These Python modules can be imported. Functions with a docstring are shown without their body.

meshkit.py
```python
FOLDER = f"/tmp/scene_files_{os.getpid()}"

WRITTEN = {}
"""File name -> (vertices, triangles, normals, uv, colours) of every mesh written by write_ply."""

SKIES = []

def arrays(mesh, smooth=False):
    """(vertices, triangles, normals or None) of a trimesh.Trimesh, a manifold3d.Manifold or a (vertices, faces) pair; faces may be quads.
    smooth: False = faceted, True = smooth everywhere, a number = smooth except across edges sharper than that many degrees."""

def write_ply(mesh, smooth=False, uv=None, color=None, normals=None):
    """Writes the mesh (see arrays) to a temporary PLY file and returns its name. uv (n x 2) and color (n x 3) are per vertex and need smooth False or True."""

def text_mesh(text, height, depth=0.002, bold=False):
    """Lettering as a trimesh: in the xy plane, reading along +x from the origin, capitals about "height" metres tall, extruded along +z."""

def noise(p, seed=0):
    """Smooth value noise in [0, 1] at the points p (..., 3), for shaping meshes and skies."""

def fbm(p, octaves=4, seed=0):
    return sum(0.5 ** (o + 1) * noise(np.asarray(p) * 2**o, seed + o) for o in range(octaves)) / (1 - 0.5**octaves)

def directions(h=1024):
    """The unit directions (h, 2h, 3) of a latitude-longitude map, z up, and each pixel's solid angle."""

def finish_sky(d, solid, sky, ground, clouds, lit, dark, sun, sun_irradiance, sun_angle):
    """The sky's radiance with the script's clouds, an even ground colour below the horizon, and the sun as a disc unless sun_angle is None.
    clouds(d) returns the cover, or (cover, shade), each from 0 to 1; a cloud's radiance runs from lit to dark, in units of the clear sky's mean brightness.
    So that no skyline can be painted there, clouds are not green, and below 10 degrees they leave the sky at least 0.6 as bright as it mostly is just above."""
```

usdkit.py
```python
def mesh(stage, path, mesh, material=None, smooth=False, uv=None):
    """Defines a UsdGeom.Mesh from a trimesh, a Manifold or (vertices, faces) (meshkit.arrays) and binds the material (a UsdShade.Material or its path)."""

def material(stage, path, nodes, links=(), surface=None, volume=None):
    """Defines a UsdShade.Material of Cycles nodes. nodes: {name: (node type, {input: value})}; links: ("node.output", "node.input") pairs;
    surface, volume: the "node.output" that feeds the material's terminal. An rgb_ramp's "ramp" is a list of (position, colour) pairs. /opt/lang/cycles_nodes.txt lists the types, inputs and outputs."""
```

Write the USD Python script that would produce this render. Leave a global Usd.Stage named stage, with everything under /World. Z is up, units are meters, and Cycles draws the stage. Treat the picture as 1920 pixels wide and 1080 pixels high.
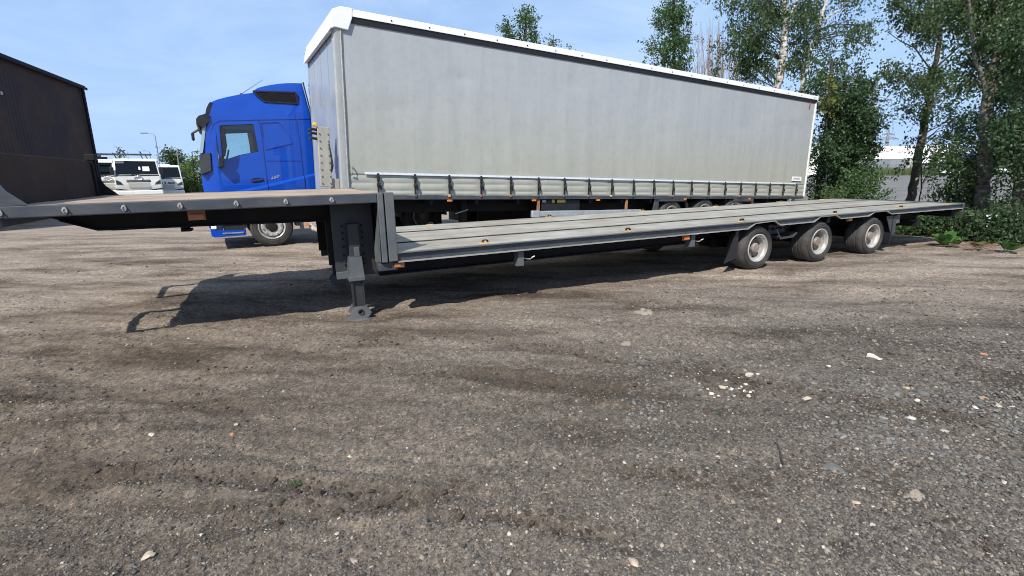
import math, random
import numpy as np, trimesh, manifold3d, usdkit, meshkit
from shapely.geometry import Polygon, LineString, box as sbox
from pxr import Usd, UsdGeom, UsdLux, UsdShade, Sdf, Gf, Vt

stage = Usd.Stage.CreateInMemory()
UsdGeom.SetStageUpAxis(stage, UsdGeom.Tokens.z)
UsdGeom.SetStageMetersPerUnit(stage, 1.0)
UsdGeom.Xform.Define(stage, '/World')
rng = np.random.default_rng(7)
random.seed(7)

# ------------------------------------------------------------------ camera
F_PX, PITCH, ROLL, CAM_H = 921.5, 0.2237, -0.011, 1.4079
cp, sp, cr, sr = math.cos(PITCH), math.sin(PITCH), math.cos(ROLL), math.sin(ROLL)
FWD = np.array([0, cp, -sp]); RIGHT0 = np.array([1., 0, 0]); DOWN0 = -np.array([0, sp, cp])
RIGHT = cr*RIGHT0 - sr*DOWN0; DOWN = sr*RIGHT0 + cr*DOWN0
cam = UsdGeom.Camera.Define(stage, '/World/camera')
cam.CreateHorizontalApertureAttr(36.0); cam.CreateVerticalApertureAttr(36.0*1080/1920)
cam.CreateFocalLengthAttr(36.0*F_PX/1920)
cam.CreateClippingRangeAttr(Gf.Vec2f(0.05, 5000))
UP = -DOWN
cam.AddTransformOp().Set(Gf.Matrix4d(*RIGHT, 0, *UP, 0, *(-FWD), 0, 0, 0, CAM_H, 1))
EXPOSURE = 0.38
cam.CreateExposureAttr(EXPOSURE)


def ray(u, v):
    a, b = u-960, v-540
    d = FWD + RIGHT*(a/F_PX) + DOWN*(b/F_PX)
    return d


def at(u, v, Y):
    """The point at distance Y (metres north of the camera) seen at a place of the photograph."""
    d = ray(u, v)
    return np.array([0, 0, CAM_H]) + d*(Y/d[1])


def onground(u, v, z=0.0):
    d = ray(u, v)
    return np.array([0, 0, CAM_H]) + d*((z-CAM_H)/d[2])


# ------------------------------------------------------------------ sky and sun
SH = np.array([.74*.9017-.69*.4324, .74*.4324+.69*.9017])     # shadow displacement per metre of height
SUN_DIR = np.array([-SH[0], -SH[1], 1.0]); SUN_DIR /= np.linalg.norm(SUN_DIR)
ELEV = math.asin(SUN_DIR[2]); ROT = math.atan2(SUN_DIR[0], SUN_DIR[1])
L = '/World/Looks/'
UsdGeom.Scope.Define(stage, '/World/Looks')
sky_mat = usdkit.material(stage, L+'sky_look', {
    'tc': ('texture_coordinate', {}),
    'sky': ('sky_texture', {'sky_type': 'single_scattering', 'sun_disc': False, 'sun_elevation': ELEV, 'sun_rotation': ROT,
                            'air_density': 1.25, 'aerosol_density': .55, 'ozone_density': 2.2, 'altitude': 50.0}),
    'map': ('mapping', {'scale': (1.0, 1.0, 2.6), 'rotation': (0.1, 0.12, 0.5)}),
    'n1': ('noise_texture', {'scale': 2.1, 'detail': 7, 'roughness': 0.55, 'distortion': 0.35}),
    'r1': ('rgb_ramp', {'ramp': [(0.40, (0, 0, 0)), (0.75, (0.5, 0.5, 0.5))]}),
    'cloud': ('color', {'value': (3.9, 6.0, 9.9)}),
    'white': ('color', {'value': (5.7, 7.5, 10.2)}), 'mixc': ('mix', {}), 'n2': ('noise_texture', {'scale': 3.2, 'detail': 8, 'roughness': .6, 'distortion': .5}), 'map2': ('mapping', {'scale': (1.0, 1.0, 3.4), 'rotation': (.15, -.1, 1.1)}), 'r2': ('rgb_ramp', {'ramp': [(.36, (0, 0, 0)), (.74, (.75, .75, .75))]}),
    'sz': ('separate_xyz', {}), 'hz': ('map_range', {'range_type': 'smoothstep', 'from_min': .75, 'from_max': -.02, 'to_min': .15, 'to_max': .95, 'clamp': True}),
    'sw': ('math', {'math_type': 'maximum'}), 'bw': ('rgb_to_bw', {}),
    'mix': ('mix', {}),
    'bg': ('background_shader', {'strength': 0.085})},
    [('tc.generated', 'map.vector'), ('map.vector', 'n1.vector'), ('n1.fac', 'r1.fac'), ('r1.color', 'bw.color'), ('bw.val', 'sw.value1'), ('tc.generated', 'sz.vector'), ('sz.z', 'hz.value'), ('hz.result', 'sw.value2'), ('sw.value', 'mix.fac'),
     ('sky.color', 'mix.color1'), ('cloud.color', 'mix.color2'), ('tc.generated', 'map2.vector'), ('map2.vector', 'n2.vector'), ('n2.fac', 'r2.fac'), ('r2.color', 'mixc.fac'), ('mix.color', 'mixc.color1'), ('white.color', 'mixc.color2'), ('mixc.color', 'bg.color')], surface='bg.background')
dome = UsdLux.DomeLight.Define(stage, '/World/sky')
UsdShade.MaterialBindingAPI.Apply(dome.GetPrim()).Bind(sky_mat)
dome.GetPrim().SetCustomDataByKey('kind', 'structure')
dome.GetPrim().SetCustomDataByKey('label', 'pale blue summer sky with thin veils of high cloud')
sun = UsdLux.DistantLight.Define(stage, '/World/sun')
sun.CreateNormalizeAttr(True); sun.CreateIntensityAttr(1.2); sun.CreateAngleAttr(0.53); sun.CreateColorAttr(Gf.Vec3f(1, .95, .87))
zx = SUN_DIR; xx = np.cross([0, 0, 1], zx); xx /= np.linalg.norm(xx); yx = np.cross(zx, xx)
sun.AddTransformOp().Set(Gf.Matrix4d(*xx, 0, *yx, 0, *zx, 0, 0, 0, 30, 1))


# ------------------------------------------------------------------ helpers
class MB:
    """Collects shapes that become ONE mesh."""
    def __init__(self): self.v, self.f, self.n = [], [], 0

    def add(self, v, f):
        v = np.asarray(v, float); f = np.asarray(f, int)
        self.v.append(v); self.f.append(f+self.n); self.n += len(v); return self

    def tm(self, m): return self.add(m.vertices, m.faces)

    def mani(self, m):
        q = m.to_mesh(); return self.add(np.array(q.vert_properties)[:, :3], np.array(q.tri_verts))

    def box(self, x0, x1, y0, y1, z0, z1, b=0.0):
        x0, x1 = sorted((x0, x1)); y0, y1 = sorted((y0, y1)); z0, z1 = sorted((z0, z1))
        if b <= 0:
            v = [(x, y, z) for x in (x0, x1) for y in (y0, y1) for z in (z0, z1)]
            f = [(0, 1, 3), (0, 3, 2), (4, 6, 7), (4, 7, 5), (0, 4, 5), (0, 5, 1), (2, 3, 7), (2, 7, 6), (0, 2, 6), (0, 6, 4), (1, 5, 7), (1, 7, 3)]
            return self.add(v, f)
        b = min(b, .45*min(x1-x0, y1-y0, z1-z0))
        pts = []
        for x, sx in ((x0, 1), (x1, -1)):
            for y, sy in ((y0, 1), (y1, -1)):
                for z, sz in ((z0, 1), (z1, -1)):
                    pts += [(x, y+sy*b, z+sz*b), (x+sx*b, y, z+sz*b), (x+sx*b, y+sy*b, z)]
        return self.hull(pts)

    def hull(self, pts):
        h = trimesh.convex.convex_hull(np.asarray(pts, float)); return self.add(h.vertices, h.faces)

    def prism(self, poly, a, b, axis='y', bev=0.0):
        """Polygon in the other two axes (x,z for y), extruded along axis from a to b; bev chamfers both end edges."""
        if not isinstance(poly, Polygon): poly = Polygon(poly)
        geoms = getattr(poly, 'geoms', [poly])
        for g in geoms:
            if g.is_empty or g.area < 1e-8: continue
            if bev > 0:
                cs = manifold3d.CrossSection([np.array(g.exterior.coords)[:-1]] + [np.array(i.coords)[:-1] for i in g.interiors], manifold3d.FillRule.EvenOdd)
                s = None
                for k in range(4):
                    o = bev*(1-math.cos(k*math.pi/6)); d = bev*(1-math.sin(k*math.pi/6))
                    e = manifold3d.Manifold.extrude(cs.offset(-o, manifold3d.JoinType.Miter) if o > 0 else cs, abs(b-a)-2*d).translate((0, 0, d)); s = e if s is None else s+e
                q = s.to_mesh(); v = np.array(q.vert_properties)[:, :3].copy(); f = np.array(q.tri_verts)
            else:
                m = trimesh.creation.extrude_polygon(g, abs(b-a), engine='earcut'); v, f = m.vertices.copy(), m.faces
            h = v[:, 2]+min(a, b)
            if axis == 'y': w = np.c_[v[:, 0], h, v[:, 1]]; f = f[:, ::-1]
            elif axis == 'x': w = np.c_[h, v[:, 0], v[:, 1]]
            else: w = np.c_[v[:, 0], v[:, 1], h]
            self.add(w, f)
        return self

    def tube(self, pts, r, n=8, cap=True):
        pts = np.asarray(pts, float); k = len(pts); r = np.broadcast_to(r, k)
        t = np.gradient(pts, axis=0); t /= np.linalg.norm(t, axis=1)[:, None]+1e-12
        ref = np.array([0, 0, 1.]) if abs(t[0, 2]) < .9 else np.array([1., 0, 0])
        a = np.cross(t, ref); a /= np.linalg.norm(a, axis=1)[:, None]+1e-12; b = np.cross(t, a)
        th = np.arange(n)*2*np.pi/n
        v = (pts[:, None]+r[:, None, None]*(np.cos(th)[None, :, None]*a[:, None]+np.sin(th)[None, :, None]*b[:, None])).reshape(-1, 3)
        i = np.arange(k-1)[:, None]*n; j = np.arange(n)[None]; j2 = (j+1) % n
        f = np.concatenate([np.stack([i+j, i+j2, i+n+j2], -1).reshape(-1, 3), np.stack([i+j, i+n+j2, i+n+j], -1).reshape(-1, 3)])
        if cap:
            v = np.vstack([v, pts[0], pts[-1]]); c0, c1 = k*n, k*n+1; jj = np.arange(n)
            f = np.vstack([f, np.c_[np.full(n, c0), (jj+1) % n, jj], np.c_[np.full(n, c1), (k-1)*n+jj, (k-1)*n+(jj+1) % n]])
        return self.add(v, f)

    def lathe(self, prof, c, n=40, axis='y'):
        """prof: (radius, offset along axis) pairs, revolved about the axis through c."""
        prof = np.asarray(prof, float); k = len(prof); th = np.arange(n)*2*np.pi/n
        R = prof[:, 0][:, None]; H = np.broadcast_to(prof[:, 1][:, None], (k, n))
        A, B = R*np.cos(th), R*np.sin(th)
        v = {'y': np.stack([A, H, B], -1), 'x': np.stack([H, A, B], -1), 'z': np.stack([A, B, H], -1)}[axis].reshape(-1, 3)+np.asarray(c)
        i = np.arange(k-1)[:, None]*n; j = np.arange(n)[None]; j2 = (j+1) % n
        f = np.concatenate([np.stack([i+j, i+n+j2, i+j2], -1).reshape(-1, 3), np.stack([i+j, i+n+j, i+n+j2], -1).reshape(-1, 3)])
        return self.add(v, f)

    def mesh(self):
        return trimesh.Trimesh(np.vstack(self.v), np.vstack(self.f), process=False)


COUNT = {}


def numbered(parent, name):
    k = (parent, name); c = COUNT.get(k, 0); COUNT[k] = c+1
    return f'{parent}/{name}' + (f'_{c:03d}' if c else '')


def tag(p, label=None, cat=None, group=None, kind=None):
    for k, v in (('label', label), ('category', cat), ('group', group), ('kind', kind)):
        if v: p.SetCustomDataByKey(k, v)
    return p


def put(name, mb, mat, parent=None, smooth=30, **kw):
    m = mb.mesh() if isinstance(mb, MB) else mb
    par = parent.GetPath().pathString if parent is not None else '/World'
    g = usdkit.mesh(stage, numbered(par, name), m, MAT[mat], smooth=smooth)
    return tag(g.GetPrim(), **kw)


def thing(name, label, cat, mat4=None, loc=None, rz=0, group=None):
    x = UsdGeom.Xform.Define(stage, numbered('/World', name))
    if mat4 is None:
        c, s = math.cos(rz), math.sin(rz); l = (0, 0, 0) if loc is None else loc
        mat4 = Gf.Matrix4d(c, s, 0, 0, -s, c, 0, 0, 0, 0, 1, 0, *map(float, l), 1)
    x.AddTransformOp().Set(mat4)
    return tag(x.GetPrim(), label, cat, group)


def frame4(ox, oy, oz, yaw, pb, rb):
    e = np.array([math.cos(yaw)*math.cos(pb), math.sin(yaw)*math.cos(pb), math.sin(pb)])
    n = np.array([-math.sin(yaw), math.cos(yaw), rb]); n /= np.linalg.norm(n)
    u = np.cross(e, n); u /= np.linalg.norm(u); n = np.cross(u, e)
    return Gf.Matrix4d(*e, 0, *n, 0, *u, 0, ox, oy, oz, 1), np.array([e, n, u]), np.array([ox, oy, oz])


# ------------------------------------------------------------------ materials
MAT = {}


def plain(name, col, rough=.5, metal=0.0, var=.12, scale=6.0, dirt=None, dirt_amt=.5, bump=0.0, bscale=60.0, coat=0.0, spec=.5, rvar=.1, streak=None):
    """Principled surface with soft tone variation, optional dirt colour in patches and optional fine relief."""
    n = {'g': ('texture_coordinate', {}), 'n1': ('noise_texture', {'scale': scale, 'detail': 6, 'roughness': .6}),
         'r': ('rgb_ramp', {'ramp': [(.3, tuple(c*(1-var) for c in col)), (.7, tuple(min(1, c*(1+var)) for c in col))]}),
         'p': ('principled_bsdf', {'metallic': metal, 'coat_weight': coat, 'specular_ior_level': spec}),
         'rm': ('map_range', {'from_min': .3, 'from_max': .7, 'to_min': rough-rvar, 'to_max': rough+rvar})}
    l = [('g.object', 'n1.vector'), ('n1.fac', 'r.fac'), ('n1.fac', 'rm.value'), ('rm.result', 'p.roughness')]
    out = 'r.color'
    if dirt:
        n['n2'] = ('noise_texture', {'scale': scale*.45, 'detail': 8, 'roughness': .65, 'distortion': .4})
        n['r2'] = ('rgb_ramp', {'ramp': [(.42, (0, 0, 0)), (.68, (dirt_amt,)*3)]})
        n['mx'] = ('mix', {'color2': dirt})
        if streak:
            n['ms'] = ('mapping', {'scale': streak}); l += [('g.object', 'ms.vector'), ('ms.vector', 'n2.vector')]
        else: l += [('g.object', 'n2.vector')]
        l += [('n2.fac', 'r2.fac'), ('r2.color', 'mx.fac'), (out, 'mx.color1')]; out = 'mx.color'
    l.append((out, 'p.base_color'))
    if bump:
        n['n3'] = ('noise_texture', {'scale': bscale, 'detail': 4}); n['b'] = ('bump', {'distance': bump, 'strength': .8})
        l += [('g.object', 'n3.vector'), ('n3.fac', 'b.height'), ('b.normal', 'p.normal')]
    MAT[name] = usdkit.material(stage, L+name, n, l, surface='p.BSDF')


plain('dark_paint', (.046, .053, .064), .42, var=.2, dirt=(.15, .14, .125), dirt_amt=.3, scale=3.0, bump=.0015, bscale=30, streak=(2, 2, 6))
plain('dark_paint_dusty', (.078, .088, .096), .5, var=.2, dirt=(.19, .175, .15), dirt_amt=.45, scale=4.0)
plain('leg_dark', (.022, .025, .029), .5, var=.25, dirt=(.06, .055, .05), dirt_amt=.3, scale=5)  # paint darkened for the shade under the raised front deck
plain('joint', (.035, .032, .03), .8)
plain('rail_edge', (.30, .30, .28), .5, var=.25, dirt=(.12, .11, .10), scale=5)
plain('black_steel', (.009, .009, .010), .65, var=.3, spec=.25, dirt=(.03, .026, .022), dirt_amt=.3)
plain('black_plastic', (.014, .014, .016), .45, var=.2)
plain('grey_plastic', (.045, .047, .052), .5, var=.15)
plain('deck_steel', (.335, .33, .292), .52, var=.24, scale=3.0, dirt=(.215, .16, .11), dirt_amt=.7, bump=.002, bscale=45, streak=(.5, 3.2, 1))
plain('goose_floor', (.32, .265, .205), .75, var=.3, scale=2.2, dirt=(.34, .19, .09), dirt_amt=.6, bump=.004, bscale=30, streak=(1, 4, 1))
plain('rubber', (.030, .029, .028), .78, var=.35, scale=9, dirt=(.12, .11, .10), dirt_amt=.35, bump=.002, bscale=80, rvar=.05)
plain('rim_silver', (.47, .465, .44), .45, metal=.3, var=.22, scale=9, dirt=(.22, .18, .14), dirt_amt=.75)
plain('hub_dirty', (.22, .19, .165), .6, var=.3, scale=12, dirt=(.2, .12, .08), dirt_amt=.5)
plain('galvanised', (.36, .355, .34), .5, metal=.4, var=.2, scale=25, dirt=(.3, .25, .2), dirt_amt=.4)
plain('amber', (.72, .20, .03), .3, var=.25, scale=14, dirt=(.3, .12, .05), dirt_amt=.4)
plain('amber_dirty', (.42, .15, .05), .4, var=.25, scale=14, dirt=(.2, .1, .06), dirt_amt=.5)
plain('lash_yellow', (.66, .42, .16), .55, var=.3, scale=18, dirt=(.25, .2, .15), dirt_amt=.6)
plain('white_cap', (.80, .80, .78), .38, var=.04, scale=2, dirt=(.62, .62, .58), dirt_amt=.3)
plain('post_aluminium', (.38, .39, .38), .38, metal=.3, var=.1, scale=3, dirt=(.34, .33, .29), dirt_amt=.4, streak=(3, 3, .6))
plain('front_wall', (.28, .32, .38), .35, var=.08, scale=2, dirt=(.36, .38, .38), dirt_amt=.4, streak=(2, 2, .5))  # bluish base colour carries the sky reflected in the wall
plain('guard_rail', (.50, .53, .56), .34, metal=.45, var=.12, scale=6)
plain('tape', (.66, .70, .74), .3, var=.1, scale=20)
plain('rusty_dark', (.046, .032, .027), .9, var=.3, scale=4, dirt=(.05, .03, .02), dirt_amt=.4, spec=.15, rvar=.05)
plain('rusty_post', (.30, .14, .07), .8, var=.3, scale=12)
plain('truck_white', (.78, .79, .76), .3, var=.05, scale=3, dirt=(.55, .54, .48), dirt_amt=.4, coat=.3)
plain('screen_edge', (.33, .42, .43), .06, var=.05, rvar=.02)
plain('chrome', (.75, .76, .78), .18, metal=.9, var=.05)
plain('seat_cloth', (.12, .12, .13), .9)
plain('seat_light', (.42, .42, .40), .8)
plain('red_cloth', (.42, .06, .04), .8)
plain('yellow_label', (.70, .44, .05), .5, var=.15, scale=10)
plain('beige_pipe', (.46, .42, .36), .6, var=.15)
plain('stone_pale', (.52, .49, .42), .85, var=.2, scale=30, bump=.003, bscale=120)
plain('stone_grey', (.125, .122, .115), .85, var=.2, scale=30, bump=.003, bscale=90)
plain('stone_pink', (.34, .25, .22), .85, var=.2, scale=30, bump=.003, bscale=90)
plain('stone_orange', (.42, .19, .09), .85, var=.2, scale=30, bump=.003, bscale=90)
plain('stone_buff', (.36, .24, .14), .85, var=.25, scale=30)
plain('stone_tan', (.40, .33, .25), .85, var=.2, scale=30, bump=.003, bscale=90)
plain('clod', (.062, .046, .036), .95, var=.35, scale=40, spec=.15, rvar=.04)
MAT['rubble_stone'] = usdkit.material(stage, L+'rubble_stone', {'o': ('object_info', {}), 'r': ('rgb_ramp', {'ramp': [(0, (.06, .06, .058)), (.5, (.125, .125, .12)), (.9, (.19, .185, .172)), (.975, (.25, .23, .2)), (1, (.5, .47, .41))]}), 'p': ('principled_bsdf', {'roughness': .85, 'specular_ior_level': .3})}, [('o.random', 'r.fac'), ('r.color', 'p.base_color')], surface='p.BSDF')
plain('clay', (.26, .215, .17), .95, var=.2, scale=10, bump=.006, bscale=60)
plain('wall_dark', (.055, .038, .032), .88, var=.22, scale=.9, dirt=(.024, .022, .034), dirt_amt=.8, bump=.002, bscale=60, spec=.12, rvar=.05)
plain('wall_trim', (.016, .017, .028), .8, var=.2, spec=.1)
plain('roof_dark', (.02, .022, .032), .85, spec=.1)
plain('warehouse_white', (.78, .79, .80), .5, var=.03, scale=.05)
plain('warehouse_red', (.55, .12, .10), .6)
plain('container_grey', (.19, .21, .235), .6, var=.15, scale=.4, dirt=(.32, .33, .34), dirt_amt=.5)
plain('concrete_pale', (.40, .40, .37), .8, var=.1, scale=.6)
plain('fence_green', (.05, .09, .07), .6)
plain('pylon_steel', (.20, .23, .27), .6)  # bluish tone puts the haze of distance into the steel
plain('lamp_grey', (.16, .17, .18), .5)
plain('car_white', (.80, .81, .82), .25, coat=.5, var=.03)
plain('car_orange', (.70, .30, .05), .3, coat=.5, var=.05)
plain('car_blue', (.05, .10, .20), .3, coat=.5, var=.05)
plain('bark_brown', (.050, .040, .032), .9, var=.45, scale=14, bump=.012, bscale=22)
plain('twig', (.23, .17, .12), .9, var=.3)
plain('flower_white', (.80, .80, .76), .7, var=.05)
plain('panel_beige', (.36, .35, .305), .6, var=.12, scale=4, dirt=(.22, .20, .16), dirt_amt=.5, streak=(4, 4, .6))
plain('sign_white', (.80, .80, .80), .4, var=.03)
plain('print_grey', (.12, .13, .13), .6)
plain('scrap_rust', (.16, .07, .045), .9, var=.4, scale=15)

# curtain side: grey tarpaulin turning warmer and beige in its lower part
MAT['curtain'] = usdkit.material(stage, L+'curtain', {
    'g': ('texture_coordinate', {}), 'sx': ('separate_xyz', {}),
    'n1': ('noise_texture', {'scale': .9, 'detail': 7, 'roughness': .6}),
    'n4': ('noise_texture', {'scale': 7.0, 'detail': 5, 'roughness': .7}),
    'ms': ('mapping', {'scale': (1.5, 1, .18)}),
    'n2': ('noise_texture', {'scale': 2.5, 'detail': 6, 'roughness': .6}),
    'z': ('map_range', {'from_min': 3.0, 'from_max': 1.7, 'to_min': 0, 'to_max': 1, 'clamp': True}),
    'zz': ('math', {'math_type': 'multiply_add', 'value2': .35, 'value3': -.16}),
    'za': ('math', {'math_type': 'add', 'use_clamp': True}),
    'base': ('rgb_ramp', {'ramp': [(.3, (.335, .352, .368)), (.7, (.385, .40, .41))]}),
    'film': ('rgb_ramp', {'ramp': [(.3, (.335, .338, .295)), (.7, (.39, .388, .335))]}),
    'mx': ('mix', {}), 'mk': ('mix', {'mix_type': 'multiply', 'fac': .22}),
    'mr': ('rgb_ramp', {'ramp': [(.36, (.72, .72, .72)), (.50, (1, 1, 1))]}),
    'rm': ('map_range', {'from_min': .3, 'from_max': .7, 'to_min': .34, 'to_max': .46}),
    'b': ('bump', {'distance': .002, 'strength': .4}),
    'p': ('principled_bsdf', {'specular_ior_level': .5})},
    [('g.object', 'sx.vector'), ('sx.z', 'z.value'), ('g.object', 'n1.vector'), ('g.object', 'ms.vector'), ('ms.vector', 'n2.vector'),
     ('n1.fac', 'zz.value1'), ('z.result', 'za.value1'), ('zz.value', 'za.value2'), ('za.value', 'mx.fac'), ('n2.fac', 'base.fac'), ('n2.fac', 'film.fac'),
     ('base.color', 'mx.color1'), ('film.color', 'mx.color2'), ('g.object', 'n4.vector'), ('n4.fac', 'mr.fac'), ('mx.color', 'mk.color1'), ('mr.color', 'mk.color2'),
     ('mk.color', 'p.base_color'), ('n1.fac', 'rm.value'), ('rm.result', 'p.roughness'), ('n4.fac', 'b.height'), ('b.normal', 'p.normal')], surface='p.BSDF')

MAT['truck_blue'] = usdkit.material(stage, L+'truck_blue', {
    'g': ('texture_coordinate', {}), 'n': ('noise_texture', {'scale': 3.0, 'detail': 5}),
    'r': ('rgb_ramp', {'ramp': [(.3, (.0005, .050, .37)), (.7, (.0008, .060, .43))]}),
    'p': ('principled_bsdf', {'roughness': .35, 'coat_weight': 1.0, 'coat_roughness': .03, 'metallic': .1, 'specular_ior_level': .3})},
    [('g.object', 'n.vector'), ('n.fac', 'r.fac'), ('r.color', 'p.base_color')], surface='p.BSDF')


def glass(name, tint, rough=.02, clear=.75):
    MAT[name] = usdkit.material(stage, L+name, {
        't': ('transparent_bsdf', {'color': tint}), 'g': ('glossy_bsdf', {'roughness': rough, 'color': (1, 1, 1)}),
        'f': ('fresnel', {'IOR': 1.5}), 'm': ('mix_closure', {})},
        [('f.fac', 'm.fac'), ('t.BSDF', 'm.closure1'), ('g.BSDF', 'm.closure2')], surface='m.closure')


glass('window_glass', (.82, .90, .90))
glass('dark_glass', (.10, .12, .13))


def leafmat(name, dark, light, trans=.35, rough=.45):
    MAT[name] = usdkit.material(stage, L+name, {
        'g': ('geometry', {}), 'r': ('rgb_ramp', {'ramp': [(0, dark), (.7, tuple((a+b)/2 for a, b in zip(dark, light))), (1, light)]}),
        'p': ('principled_bsdf', {'roughness': rough, 'specular_ior_level': .4}), 't': ('translucent_bsdf', {}),
        'gm': ('gamma', {'gamma': .85}), 'm': ('mix_closure', {'fac': trans})},
        [('g.random_per_island', 'r.fac'), ('r.color', 'p.base_color'), ('r.color', 'gm.color'), ('gm.color', 't.color'), ('p.BSDF', 'm.closure1'), ('t.BSDF', 'm.closure2')], surface='m.closure')


leafmat('leaf_birch', (0.046, 0.081, 0.024), (0.169, 0.223, 0.068), .25)
leafmat('leaf_willow', (0.035, 0.070, 0.024), (0.115, 0.176, 0.061), .22)
leafmat('leaf_mid', (0.054, 0.105, 0.030), (0.176, 0.257, 0.074), .27)
leafmat('leaf_yellow', (.14, .16, .03), (.34, .32, .07), .35)
leafmat('leaf_fresh', (.10, .16, .03), (.24, .32, .07), .35)
leafmat('leaf_far', (.05, .075, .04), (.10, .14, .07), .2)
leafmat('leaf_burdock', (.06, .14, .03), (.11, .22, .05), .3)
leafmat('grass_far', (.10, .13, .055), (.28, .28, .14), .2)

# birch bark: white with dark cross bands
MAT['bark_birch'] = usdkit.material(stage, L+'bark_birch', {
    'g': ('texture_coordinate', {}), 'm1': ('mapping', {'scale': (3, 3, 9)}), 'n1': ('noise_texture', {'scale': 1.6, 'detail': 6, 'roughness': .7}),
    'r': ('rgb_ramp', {'ramp': [(.36, (.035, .03, .026)), (.46, (.36, .34, .31)), (.60, (.62, .60, .56))]}),
    'b': ('bump', {'distance': .006}), 'p': ('principled_bsdf', {'roughness': .75})},
    [('g.object', 'm1.vector'), ('m1.vector', 'n1.vector'), ('n1.fac', 'r.fac'), ('r.color', 'p.base_color'), ('n1.fac', 'b.height'), ('b.normal', 'p.normal')], surface='p.BSDF')

MAT['bark_birch_shade'] = usdkit.material(stage, L+'bark_birch_shade', {  # birch bark greyed, the shade on the stems put into its colour
    'g': ('texture_coordinate', {}), 'm1': ('mapping', {'scale': (4, 4, 7)}), 'n1': ('noise_texture', {'scale': 1.8, 'detail': 7, 'roughness': .7}),
    'r': ('rgb_ramp', {'ramp': [(.34, (.02, .018, .015)), (.48, (.09, .08, .067)), (.66, (.23, .21, .18))]}),
    'b': ('bump', {'distance': .012}), 'p': ('principled_bsdf', {'roughness': .85})},
    [('g.object', 'm1.vector'), ('m1.vector', 'n1.vector'), ('n1.fac', 'r.fac'), ('r.color', 'p.base_color'), ('n1.fac', 'b.height'), ('b.normal', 'p.normal')], surface='p.BSDF')
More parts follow.
